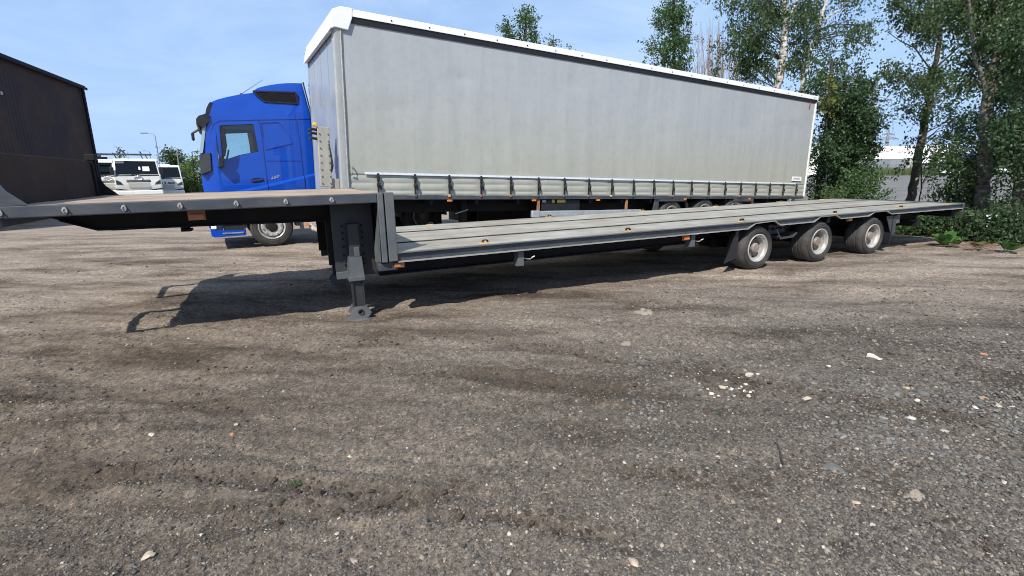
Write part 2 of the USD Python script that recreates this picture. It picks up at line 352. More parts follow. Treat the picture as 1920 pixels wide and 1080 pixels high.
# ground: trodden brown dirt mixed with grey crushed stone
MAT['ground'] = usdkit.material(stage, L+'ground', {
    'g': ('geometry', {}),
    'rot': ('mapping', {'rotation': (0, 0, .38), 'scale': (.30, 1.0, 1.0)}),
    'big': ('noise_texture', {'scale': .55, 'detail': 6, 'roughness': .62, 'distortion': .5}),
    'band': ('noise_texture', {'scale': 1.7, 'detail': 8, 'roughness': .66, 'distortion': .4}),
    'mid': ('noise_texture', {'scale': 9.0, 'detail': 6, 'roughness': .7}),
    'fine': ('noise_texture', {'scale': 70.0, 'detail': 6, 'roughness': .75}),
    'v1': ('voronoi_texture', {'scale': 75.0}), 'v2': ('voronoi_texture', {'scale': 165.0}),
    'brown': ('rgb_ramp', {'ramp': [(.30, (.150, .122, .098)), (.52, (.275, .235, .196)), (.72, (.375, .33, .285))]}),
    'stone': ('rgb_ramp', {'ramp': [(0, (.06, .056, .052)), (.30, (.14, .131, .121)), (.65, (.22, .212, .20)), (.95, (.29, .27, .245)), (1, (.42, .39, .34))]}),
    'sm': ('mix', {'fac': .45}), 'bw': ('rgb_ramp', {'ramp': [(.38, (0, 0, 0)), (.56, (1, 1, 1))]}),
    'sx': ('separate_xyz', {}), 'gx': ('map_range', {'from_min': -2.5, 'from_max': 3.0, 'to_min': .05, 'to_max': .72, 'clamp': True}),
    'gy': ('map_range', {'from_min': 3.5, 'from_max': 6.0, 'to_min': 1.0, 'to_max': .15, 'clamp': True}),
    'gm': ('math', {'math_type': 'multiply'}), 'sum': ('math', {'math_type': 'multiply_add', 'value2': .9}), 'sub': ('math', {'math_type': 'subtract', 'value2': .40, 'use_clamp': True}),
    'v3': ('voronoi_texture', {'scale': 30.0}), 'gr': ('rgb_ramp', {'ramp': [(0, (.50, .49, .48)), (.25, (.78, .77, .76)), (.6, (1.0, 1.0, 1.0)), (.85, (1.25, 1.22, 1.18)), (1, (2.0, 1.9, 1.75))]}), 'gr2': ('rgb_ramp', {'ramp': [(0, (.70, .69, .68)), (.6, (1, 1, 1)), (1, (1.45, 1.42, 1.36))]}), 'mg': ('mix', {'mix_type': 'multiply', 'fac': .9}), 'mg2': ('mix', {'mix_type': 'multiply', 'fac': .8}), 'mx': ('mix', {}), 'dk': ('rgb_ramp', {'ramp': [(.32, (.48, .44, .41)), (.42, (.80, .78, .76)), (.50, (1, 1, 1)), (.72, (1.12, 1.1, 1.08))]}), 'mk': ('mix', {'mix_type': 'multiply', 'fac': 1.0}),
    'fd': ('rgb_ramp', {'ramp': [(.30, (.55, .55, .55)), (.55, (1, 1, 1))]}), 'mf': ('mix', {'mix_type': 'multiply', 'fac': .9}),
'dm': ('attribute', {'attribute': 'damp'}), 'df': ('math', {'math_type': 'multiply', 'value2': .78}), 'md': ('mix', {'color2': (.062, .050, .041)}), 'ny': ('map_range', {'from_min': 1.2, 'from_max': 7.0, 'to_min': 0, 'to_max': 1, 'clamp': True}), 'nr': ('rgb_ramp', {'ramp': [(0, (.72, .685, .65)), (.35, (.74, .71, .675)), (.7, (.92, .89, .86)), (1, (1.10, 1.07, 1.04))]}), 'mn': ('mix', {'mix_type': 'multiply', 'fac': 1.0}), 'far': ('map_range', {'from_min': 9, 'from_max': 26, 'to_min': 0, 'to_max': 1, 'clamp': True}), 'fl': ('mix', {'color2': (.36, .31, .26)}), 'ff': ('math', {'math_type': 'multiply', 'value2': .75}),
    'bm': ('math', {'math_type': 'multiply_add', 'value2': .35}), 'b1': ('bump', {'distance': .012, 'strength': .9}), 'b2': ('bump', {'distance': .02, 'strength': .8}),
    'p': ('principled_bsdf', {'roughness': .92, 'specular_ior_level': .2})},
    [('g.position', 'rot.vector'), ('g.position', 'big.vector'), ('rot.vector', 'band.vector'), ('g.position', 'mid.vector'), ('g.position', 'fine.vector'), ('g.position', 'v1.vector'), ('g.position', 'v2.vector'),
     ('band.fac', 'brown.fac'), ('v1.color', 'bw_dummy.color') if False else ('v1.color', 'sm.color1'), ('v2.color', 'sm.color2'), ('sm.color', 'stone.fac'),
     ('g.position', 'sx.vector'), ('sx.x', 'gx.value'), ('sx.y', 'gy.value'), ('gx.result', 'gm.value1'), ('gy.result', 'gm.value2'),
     ('big.fac', 'sum.value1'), ('gm.value', 'sum.value3'), ('sum.value', 'sub.value1'), ('sub.value', 'mx.fac'),
     ('brown.color', 'mx.color1'), ('stone.color', 'mx.color2'), ('band.fac', 'dk.fac'), ('g.position', 'v3.vector'), ('v1.color', 'gr.fac'), ('v3.color', 'gr2.fac'), ('mx.color', 'mg.color1'), ('gr.color', 'mg.color2'), ('mg.color', 'mg2.color1'), ('gr2.color', 'mg2.color2'), ('mg2.color', 'mk.color1'), ('dk.color', 'mk.color2'),
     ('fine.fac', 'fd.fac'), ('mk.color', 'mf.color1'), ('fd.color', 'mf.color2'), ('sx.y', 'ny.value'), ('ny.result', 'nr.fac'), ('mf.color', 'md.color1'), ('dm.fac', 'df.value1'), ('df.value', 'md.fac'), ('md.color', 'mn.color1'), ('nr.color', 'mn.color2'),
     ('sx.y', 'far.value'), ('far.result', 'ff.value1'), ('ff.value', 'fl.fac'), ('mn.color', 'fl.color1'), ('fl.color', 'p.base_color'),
     ('v1.distance', 'bm.value1'), ('fine.fac', 'bm.value3'), ('bm.value', 'b1.height'), ('mid.fac', 'b2.height'), ('b1.normal', 'b2.normal'), ('b2.normal', 'p.normal')], surface='p.BSDF')
MAT['asphalt'] = usdkit.material(stage, L+'asphalt', {
    'g': ('geometry', {}), 'n': ('noise_texture', {'scale': .22, 'detail': 7, 'roughness': .65}), 'n2': ('noise_texture', {'scale': .9, 'detail': 5, 'distortion': 1.0}),
    'r': ('rgb_ramp', {'ramp': [(.34, (.12, .116, .108)), (.6, (.165, .158, .147)), (.72, (.22, .185, .12))]}),
    'r2': ('rgb_ramp', {'ramp': [(.3, (.8, .8, .8)), (.6, (1, 1, 1))]}), 'm': ('mix', {'mix_type': 'multiply', 'fac': 1.0}), 'p': ('principled_bsdf', {'roughness': .9})},
    [('g.position', 'n.vector'), ('g.position', 'n2.vector'), ('n.fac', 'r.fac'), ('n2.fac', 'r2.fac'), ('r.color', 'm.color1'), ('r2.color', 'm.color2'), ('m.color', 'p.base_color')], surface='p.BSDF')
MAT['pebble'] = usdkit.material(stage, L+'pebble', {
    'o': ('object_info', {}), 'r': ('rgb_ramp', {'ramp': [(0, (.045, .041, .038)), (.35, (.095, .086, .078)), (.70, (.145, .132, .118)), (.90, (.19, .16, .13)), (.97, (.26, .23, .19)), (1, (.46, .42, .36))]}),
    'p': ('principled_bsdf', {'roughness': .85, 'specular_ior_level': .3})},
    [('o.random', 'r.fac'), ('r.color', 'p.base_color')], surface='p.BSDF')


# ------------------------------------------------------------------ ground
def sstep(x): x = np.clip(x, 0, 1); return x*x*(3-2*x)


def gh_base(x, y):
    x, y = np.asarray(x, float), np.asarray(y, float)
    return .78*sstep((y-22)/65)*sstep((x-9)/12)


RUTS = [([(360, 695), (520, 692), (700, 690), (860, 700), (980, 712), (1100, 728), (1250, 742)], .10, .85), ([(380, 668), (480, 662), (620, 648), (780, 640), (950, 650), (1110, 665)], .10, .8),
        ([(560, 640), (700, 632), (900, 632), (1060, 645)], .12, .6), ([(1330, 690), (1420, 712), (1540, 740), (1700, 772), (1920, 815)], .12, 1.0), ([(980, 548), (1180, 566), (1330, 590), (1470, 622), (1600, 655), (1760, 690), (1930, 728)], .20, .8),
        ([(1100, 668), (1250, 690), (1400, 725)], .12, .6), ([(150, 900), (330, 890), (480, 900), (620, 915), (760, 935)], .09, .7), ([(420, 985), (560, 960), (720, 945), (850, 925)], .08, .6), ([(830, 965), (960, 968), (1090, 995), (1180, 1030)], .07, .8),
        ([(1180, 880), (1300, 892), (1420, 915)], .08, .6), ([(20, 520), (160, 505), (330, 500), (460, 505)], .3, .5), ([(0, 470), (120, 462), (250, 470), (420, 462)], .35, .5), ([(1440, 600), (1620, 640), (1800, 655), (1930, 660)], .2, .6),
        ([(30, 740), (200, 735), (330, 745), (470, 770)], .12, .5), ([(1500, 850), (1650, 905), (1800, 985), (1900, 1060)], .09, .6)]
RUT_XY = []
for pts_, w_, a_ in RUTS:
    q_ = np.array([onground(*p)[:2] for p in pts_]); t_ = np.linspace(0, len(q_)-1, 60); i_ = np.arange(len(q_))
    RUT_XY.append((np.c_[np.interp(t_, i_, q_[:, 0]), np.interp(t_, i_, q_[:, 1])], w_, a_))


def rut_field(x, y):
    """Signed groove depth (0..1) and dampness (0..1) of the wheel ruts at ground points."""
    sh = np.shape(x); X = np.ravel(x); Y = np.ravel(y); dep = np.zeros(len(X)); wet = np.zeros(len(X))
    near = np.nonzero((np.hypot(X, Y) < 16) & (Y > .8))[0]
    x, y = X[near], Y[near]
    P = np.stack([x, y, np.zeros_like(x)], -1)
    wob = meshkit.fbm(P*2.1+3, 3, 91)-.5; brk = np.clip((meshkit.fbm(P*1.6+17, 4, 92)-.36)*4.2, 0, 1); rag = meshkit.fbm(P*9, 3, 93)-.5
    D, Wt = np.zeros(len(x)), np.zeros(len(x))
    for pl, w, a in RUT_XY:
        sel = np.nonzero((x > pl[:, 0].min()-4*w) & (x < pl[:, 0].max()+4*w) & (y > pl[:, 1].min()-4*w) & (y < pl[:, 1].max()+4*w))[0]
        if not len(sel): continue
        d = np.full(len(sel), 9.0)
        for k in range(len(pl)): d = np.minimum(d, np.hypot(x[sel]-pl[k, 0], y[sel]-pl[k, 1]))
        d = np.clip(d-np.linalg.norm(pl[1]-pl[0])*.25, 0, None)+wob[sel]*w*1.1+rag[sel]*w*.5
        g = np.exp(-(d/(w*.55))**2); lip = np.exp(-((d-w*1.0)/(w*.4))**2)
        D[sel] += a*brk[sel]*(g*1.0-lip*.8); Wt[sel] = np.maximum(Wt[sel], a*brk[sel]*np.exp(-(np.clip(d, 0, None)/(w*1.15))**2))
    dep[near] = D; wet[near] = Wt
    return dep.reshape(sh), wet.reshape(sh)


def gh(x, y, fine=True):
    x, y = np.asarray(x, float), np.asarray(y, float)
    z = gh_base(x, y)-.045*np.exp(-(((x+1.55)/1.3)**2+((y-5.1)/1.0)**2))
    r = np.hypot(x, y)
    fade = np.clip(1-(r-7)/14, 0.15, 1)
    P = np.stack([x, y, np.zeros_like(x)], -1)
    c, s = math.cos(-.30), math.sin(-.30)
    a, b = x*c+y*s, -x*s+y*c                                     # along / across the wheel ruts
    Q = np.stack([a*.38, b*1.7, np.zeros_like(x)], -1)
    rut = meshkit.fbm(Q+5, 4, 11)
    ridge = 1-np.abs(2*meshkit.fbm(np.stack([a*.5, b*2.6, np.zeros_like(x)], -1)+31, 4, 5)-1)*2.2
    z = z + ((rut-.5)*.09 + np.clip(ridge-.55, 0, 1)*-.03)*fade
    z = z + (meshkit.fbm(P*2.2, 4, 3)-.5)*.03*fade
    rough = np.clip((meshkit.fbm(P*.8+9, 3, 21)-.42)*4, .15, 1)
    z = z + (meshkit.fbm(P*14, 4, 8)-.5)*.042*fade*rough
    z = z-.026*rut_field(x, y)[0]
    if fine: z = z + (meshkit.fbm(P*60, 2, 9)-.5)*.013*np.clip(1-(r-4)/6, 0, 1)
    return z


rad = [.25]
while rad[-1] < 30: rad.append(rad[-1]*1.0085)
while rad[-1] < 2600: rad.append(rad[-1]*1.09)
rad = np.array(rad)
ang = np.concatenate([np.linspace(-52, 52, 560), np.linspace(56, 304, 60)])*np.pi/180
R, A = np.meshgrid(rad, ang, indexing='ij')
GX, GY = R*np.sin(A), R*np.cos(A)
GZ = gh(GX, GY)
nr, na = R.shape
gv = np.vstack([np.stack([GX, GY, GZ], -1).reshape(-1, 3), [[0, 0, 0]]])
i = np.arange(nr-1)[:, None]*na; j = np.arange(na)[None]; j2 = (j+1) % na
gf = np.concatenate([np.stack([i+j, i+j2, i+na+j2], -1).reshape(-1, 3), np.stack([i+j, i+na+j2, i+na+j], -1).reshape(-1, 3)])
jj = np.arange(na); gf = np.vstack([gf, np.c_[np.full(na, nr*na), (jj+1) % na, jj]])
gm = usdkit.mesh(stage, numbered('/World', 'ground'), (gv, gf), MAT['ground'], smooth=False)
gm.CreateNormalsAttr(Vt.Vec3fArray.FromNumpy(np.asarray(trimesh.Trimesh(gv, gf, process=False).vertex_normals, np.float32))); gm.SetNormalsInterpolation('vertex')
wet = np.r_[rut_field(GX, GY)[1].ravel(), 0.]
UsdGeom.PrimvarsAPI(gm).CreatePrimvar('damp', Sdf.ValueTypeNames.FloatArray, 'vertex').Set(Vt.FloatArray.FromNumpy(wet.astype(np.float32)))
tag(gm.GetPrim(), 'rutted brown dirt and grey crushed stone yard', None, None, 'structure')

# far asphalt lot at the right, its own sheet a little above the dirt
ax = np.linspace(12, 140, 120); ay = np.concatenate([np.linspace(21.5, 40, 50), np.linspace(41, 87, 50)])
AX, AY = np.meshgrid(ax, ay, indexing='ij'); AX = AX+np.clip((AY-21.5)*.25, 0, None)
AZ = gh_base(AX, AY)+.03+.004*meshkit.fbm(np.stack([AX, AY, AX*0], -1)*.4)
keep_i = np.arange(len(ax)-1)[:, None]*len(ay); kj = np.arange(len(ay)-1)[None]
n_ = len(ay)
af = np.concatenate([np.stack([keep_i+kj, keep_i+n_+kj, keep_i+n_+kj+1], -1).reshape(-1, 3), np.stack([keep_i+kj, keep_i+n_+kj+1, keep_i+kj+1], -1).reshape(-1, 3)])
p_ = usdkit.mesh(stage, numbered('/World', 'parking_lot'), (np.stack([AX, AY, AZ], -1).reshape(-1, 3), af), MAT['asphalt'], smooth=40)
tag(p_.GetPrim(), 'pale asphalt lot beyond the trees on the right', None, None, 'structure')


def dirt_patch(name, u, v, rx, ry, mat, label):
    c = onground(u, v); n = 26; rings = 6; vs = [(c[0], c[1])]; 
    for k in range(1, rings+1):
        for t in range(n):
            a = 2*np.pi*t/n; w = 1+.28*(meshkit.noise(np.array([[math.cos(a)*1.6+u, math.sin(a)*1.6+v, 3]]))[0]-.5)*2
            vs.append((c[0]+rx*w*k/rings*math.cos(a), c[1]+ry*w*k/rings*math.sin(a)))
    vs = np.array(vs); rr = np.r_[0, np.repeat(np.arange(1, rings+1)/rings, n)]
    z = gh(vs[:, 0], vs[:, 1])+.012*(1-rr**2)-.003
    f = [(0, 1+t, 1+(t+1) % n) for t in range(n)]
    for k in range(rings-1):
        for t in range(n):
            a, b = 1+k*n+t, 1+k*n+(t+1) % n; f += [(a, a+n, b+n), (a, b+n, b)]
    p = usdkit.mesh(stage, numbered('/World', name), (np.c_[vs, z], np.array(f)), MAT[mat], smooth=60)
    tag(p.GetPrim(), label, 'dirt patch')


dirt_patch('clay_patch', 1208, 587, .10, .11, 'clay', 'pale clay patch on the dirt right of centre, behind the wheel ruts')
dirt_patch('clay_patch', 1714, 930, .045, .035, 'clay', 'round sandy clay patch in the dark gravel at lower right')
dirt_patch('clay_patch', 1175, 638, .05, .06, 'clay', 'small clay smear in front of the larger pale patch')

# loose gravel, one object
def stone_mesh(seed, sub=1, flat=.6):
    m = trimesh.creation.icosphere(subdivisions=sub)
    v = m.vertices; n = meshkit.noise(v*1.7+seed*7.3, seed); v = v*(0.65+.7*n)[:, None]
    r2 = np.random.default_rng(seed); v = v*np.array([1, r2.uniform(.6, .95), flat*r2.uniform(.7, 1.2)])
    for q in range(3):                                              # knock a few flat faces on
        d = r2.normal(size=3); d /= np.linalg.norm(d); h = v@d; lim = np.quantile(h, .78); v = v-np.clip(h-lim, 0, None)[:, None]*d
    return trimesh.Trimesh(v, m.faces, process=False)


NP = 110000
u = rng.uniform(-60, 1980, NP*2); vv = 440+(1110-440)*rng.uniform(0, 1, NP*2)**.95
P = np.array([onground(a, b)[:2] for a, b in zip(u, vv)])
side = sstep((P[:, 0]+1.0)/3.0)*sstep((7-P[:, 1])/4)
cl = meshkit.fbm(np.c_[P*1.1, np.zeros(len(P))], 4, 77)
keep = rng.uniform(0, 1, len(P)) < np.clip(.25+.55*side+(cl-.5)*1.6, .08, 1)
P = P[keep][:NP]; side = side[keep][:NP]
size = np.exp(rng.normal(math.log(.0034), .48, len(P)))*(1+.45*side); size = np.clip(size, .0018, .015)
dist = np.hypot(P[:, 0], P[:, 1]); size *= np.clip(dist/4.0, .8, 1.3)
pi = UsdGeom.PointInstancer.Define(stage, numbered('/World', 'loose_gravel'))
tag(pi.GetPrim(), 'loose crushed stones and pebbles strewn over the dirt yard', 'gravel', None, 'stuff')
for k in range(4):
    m = usdkit.mesh(stage, f'/World/loose_gravel/pebble_{k:03d}' if k else '/World/loose_gravel/pebble', stone_mesh(40+k, 1), MAT['pebble'], smooth=False)
    pi.GetPrototypesRel().AddTarget(m.GetPath())
pi.CreateProtoIndicesAttr(Vt.IntArray.FromNumpy(rng.integers(0, 4, len(P)).astype(np.int32)))
pi.CreatePositionsAttr(Vt.Vec3fArray.FromNumpy(np.c_[P, gh(P[:, 0], P[:, 1])+size*.15].astype(np.float32)))
pi.CreateScalesAttr(Vt.Vec3fArray.FromNumpy(np.repeat(size[:, None], 3, 1).astype(np.float32)))
qa = rng.uniform(0, 2*np.pi, len(P)); qt = rng.normal(0, .25, (len(P), 2))
qs = [Gf.Quath(float(math.cos(a/2)), float(t[0]*.5), float(t[1]*.5), float(math.sin(a/2))) for a, t in zip(qa, qt)]
pi.CreateOrientationsAttr(Vt.QuathArray([q.GetNormalized() for q in qs]))


def scatter(name, label, cat, P, size, mat, seeds, flat):
    pi = UsdGeom.PointInstancer.Define(stage, numbered('/World', name)); tag(pi.GetPrim(), label, cat, None, 'stuff'); path = pi.GetPath().pathString
    for k, sd in enumerate(seeds):
        m = usdkit.mesh(stage, f'{path}/lump_{k:03d}' if k else f'{path}/lump', stone_mesh(sd, 1, flat), MAT[mat], smooth=False); pi.GetPrototypesRel().AddTarget(m.GetPath())
    n = len(P); pi.CreateProtoIndicesAttr(Vt.IntArray.FromNumpy(rng.integers(0, len(seeds), n).astype(np.int32)))
    pi.CreatePositionsAttr(Vt.Vec3fArray.FromNumpy(np.c_[P, gh(P[:, 0], P[:, 1])+size*.12].astype(np.float32)))
    pi.CreateScalesAttr(Vt.Vec3fArray.FromNumpy(np.repeat(size[:, None], 3, 1).astype(np.float32)))
    qa = rng.uniform(0, 2*np.pi, n); qt = rng.normal(0, .3, (n, 2))
    pi.CreateOrientationsAttr(Vt.QuathArray([Gf.Quath(float(math.cos(a/2)), float(t[0]*.5), float(t[1]*.5), float(math.sin(a/2))).GetNormalized() for a, t in zip(qa, qt)]))


C_ = []
for pl, w_, a_ in RUT_XY:
    k = int(330*a_); i_ = rng.integers(0, len(pl), k); C_.append(pl[i_]+rng.normal(size=(k, 2))*w_*.75)
C_ = np.vstack(C_); C_ = C_[rng.uniform(size=len(C_)) < .15+rut_field(C_[:, 0], C_[:, 1])[1]]
scatter('soil_clods', 'dark broken soil clods along the wheel ruts', 'soil', C_, np.clip(np.exp(rng.normal(math.log(.0085), .5, len(C_))), .003, .024), 'clod', (71, 72, 73), .6)
u_ = rng.uniform(1180, 1960, 5200); v_ = 690+(u_-1300)*.10+rng.uniform(-30, 330, 5200)*rng.uniform(.2, 1, 5200)
C_ = np.array([onground(a, b)[:2] for a, b in zip(u_, v_)]); C_ = C_[rng.uniform(size=len(C_)) < np.clip((meshkit.fbm(np.c_[C_*1.6, C_[:, 0]*0], 4, 55)-.38)*4, .05, 1)]
scatter('rubble', 'grey rubble of broken stone in the churned patch at right', 'rubble', C_, np.clip(np.exp(rng.normal(math.log(.0075), .45, len(C_))), .004, .02)*np.clip(np.hypot(C_[:, 0], C_[:, 1])/3, .7, 1.2), 'rubble_stone', (81, 82, 83, 84), .45)


def stone(name, u, v, wpx, mat, label, group=None, flat=.55, seed=0, cat='stone'):
    c = onground(u, v); d = np.hypot(c[0], c[1]); r = .68*wpx/2/F_PX*math.hypot(d, CAM_H)
    m = stone_mesh(100+seed, 2, flat); m.vertices *= r*1.25
    m.apply_transform(trimesh.transformations.rotation_matrix(seed*1.7, (0, 0, 1)))
    x = thing(name, label, cat, loc=(c[0], c[1], float(gh(c[0], c[1]))+r*.22), group=group)
    put('stone_body', MB().tm(m), mat, x, smooth=25)


# ------------------------------------------------------------------ far flat buildings first: dark building on the left
def build_dark_building():
    C = at(154, 169, 26.0); top = 5.9+.02
    w = np.array([-.356, .934])                                    # along the wall, away from the camera
    yaw = math.atan2(w[1], w[0])
    LEN = 15.0; base = np.array([C[0], C[1]])-w*LEN
    x = thing('dark_building', 'dark brown metal clad building with flat roof edge at the left', 'building', loc=(base[0], base[1], -.05), rz=yaw)
    # local x along wall, local +y to the left of it (away from the yard)
    pitch, dep = .25, .010
    xs, ys = [], []
    k = 0.0
    while k < LEN-.01:
        for q, h in ((0, 0), (.09, 0), (.125, 1), (.215, 1)):
            if k+q <= LEN: xs.append(k+q); ys.append(-dep*h)
        k += pitch
    xs.append(LEN); ys.append(0)
    n = len(xs); v = np.array([(a, b, z) for a, b in zip(xs, ys) for z in (0, top)]); f = []
    for q in range(n-1): f += [(2*q, 2*q+2, 2*q+3), (2*q, 2*q+3, 2*q+1)]
    put('wall', MB().add(v, f), 'wall_dark', x, smooth=False, label='corrugated dark brown wall facing the yard')
    put('wall', MB().box(0, LEN, .03, .2, 0, top-.01).box(.0, .2, .2, 14, 0, top-.01).box(LEN-.2, LEN, .2, 14, 0, top-.01).box(0, LEN, 14, 14.2, 0, top-.01), 'wall_dark', x)
    put('roof', MB().box(-.1, LEN+.1, -.12, 14.3, top, top+.14, .02), 'roof_dark', x)
    put('corner_trim', MB().box(LEN-.14, LEN+.07, -.07, -.035, .0, top-.003).box(LEN+.003, LEN+.07, -.034, .3, 0, top-.003), 'wall_trim', x)
    put('gutter', MB().box(-.1, LEN+.1, -.20, -.125, top-.06, top+.06, .02), 'wall_trim', x)
    put('downpipe', MB().tube([(LEN-.35, -.12, 0), (LEN-.35, -.12, top-.06)], .05, 10), 'wall_trim', x)
    put('base_plinth', MB().box(0, LEN-.15, -.05, -.001, 0, .35), 'wall_trim', x)
    put('vent_spot', MB().lathe([(0, 0), (.06, 0), (.06, .05), (0, .05)], (7.5, -.09, 4.6), 12), 'concrete_pale', x)


build_dark_building()


# ------------------------------------------------------------------ low-loader flatbed trailer
def wheel_parts(mk, c, r, rim_r, w, hub_in, sgn=1, nuts=10, kind='deep'):
    """One wheel: tyre, rim, hub. c = centre of the outer face, the axle runs along +y (sgn=1) away from the viewer."""
    s = sgn; W = mk
    tyre = MB().lathe([(rim_r*1.0, s*.035), (rim_r*1.03, s*.012), (rim_r+.25*(r-rim_r), s*.002), (rim_r+.55*(r-rim_r), s*0), (r-.045, s*.012), (r-.018, s*.03), (r-.004, s*.055), (r, s*.075),
                       (r, s*(w*.30)), (r-.010, s*(w*.30+.006)), (r-.010, s*(w*.30+.016)), (r, s*(w*.30+.022)), (r, s*(w*.5-.008)), (r-.010, s*(w*.5-.004)), (r-.010, s*(w*.5+.006)), (r, s*(w*.5+.012)),
                       (r, s*(w*.70)), (r-.010, s*(w*.70+.006)), (r-.010, s*(w*.70+.016)), (r, s*(w*.70+.022)), (r-.004, s*(w-.055)), (r-.03, s*(w-.02)), (rim_r+.3*(r-rim_r), s*w), (rim_r, s*(w-.03))], c, 56)
    for k in range(3):                                                 # raised rings on the side wall
        q = rim_r+(r-rim_r)*(.28+.2*k); tyre.lathe([(q-.004, s*.003), (q-.002, s*-.003), (q+.002, s*-.003), (q+.004, s*.003)], c, 48)
    p = W('tyre', tyre, 'rubber')
    rim = MB().lathe([(rim_r+.004, s*.03), (rim_r+.006, s*.004), (rim_r-.006, s*-.001), (rim_r-.016, s*.006), (rim_r-.022, s*.03), (rim_r-.034, s*.045), (rim_r-.038, s*(hub_in-.02)), (rim_r-.042, s*(hub_in-.004))], c, 48)
    disc = MB().lathe([(rim_r-.042, s*(hub_in-.004)), (rim_r-.06, s*hub_in), (rim_r*.52, s*(hub_in+.005)), (rim_r*.40, s*(hub_in-.006)), (0.001, s*(hub_in-.006))], c, 48)
    W('rim', rim, 'rim_silver'); W('disc', disc, 'hub_dirty' if kind == 'deep' else 'black_steel')
    if kind == 'flat': return
    hub = MB().lathe([(rim_r*.36, s*(hub_in-.004)), (rim_r*.36, s*(hub_in-.075)), (rim_r*.30, s*(hub_in-.095)), (.001, s*(hub_in-.10))], c, 28)
    for k in range(nuts):
        a = 2*np.pi*k/nuts; q = rim_r*.58
        cc = (c[0]+q*math.cos(a), c[1], c[2]+q*math.sin(a)); hub.lathe([(.013, s*(hub_in+.004)), (.013, s*(hub_in-.022)), (.001, s*(hub_in-.024))], cc, 6)
    W('hub', hub, 'hub_dirty')
    if kind == 'deep':
        hol = MB()
        for k in range(8):
            a = 2*np.pi*(k+.5)/8; q = rim_r*.76
            hol.lathe([(.022, s*(hub_in-.0)), (.022, s*(hub_in-.004)), (.001, s*(hub_in-.004))], (c[0]+q*math.cos(a), c[1], c[2]+q*math.sin(a)), 10)
        W('hand_hole', hol, 'black_steel')


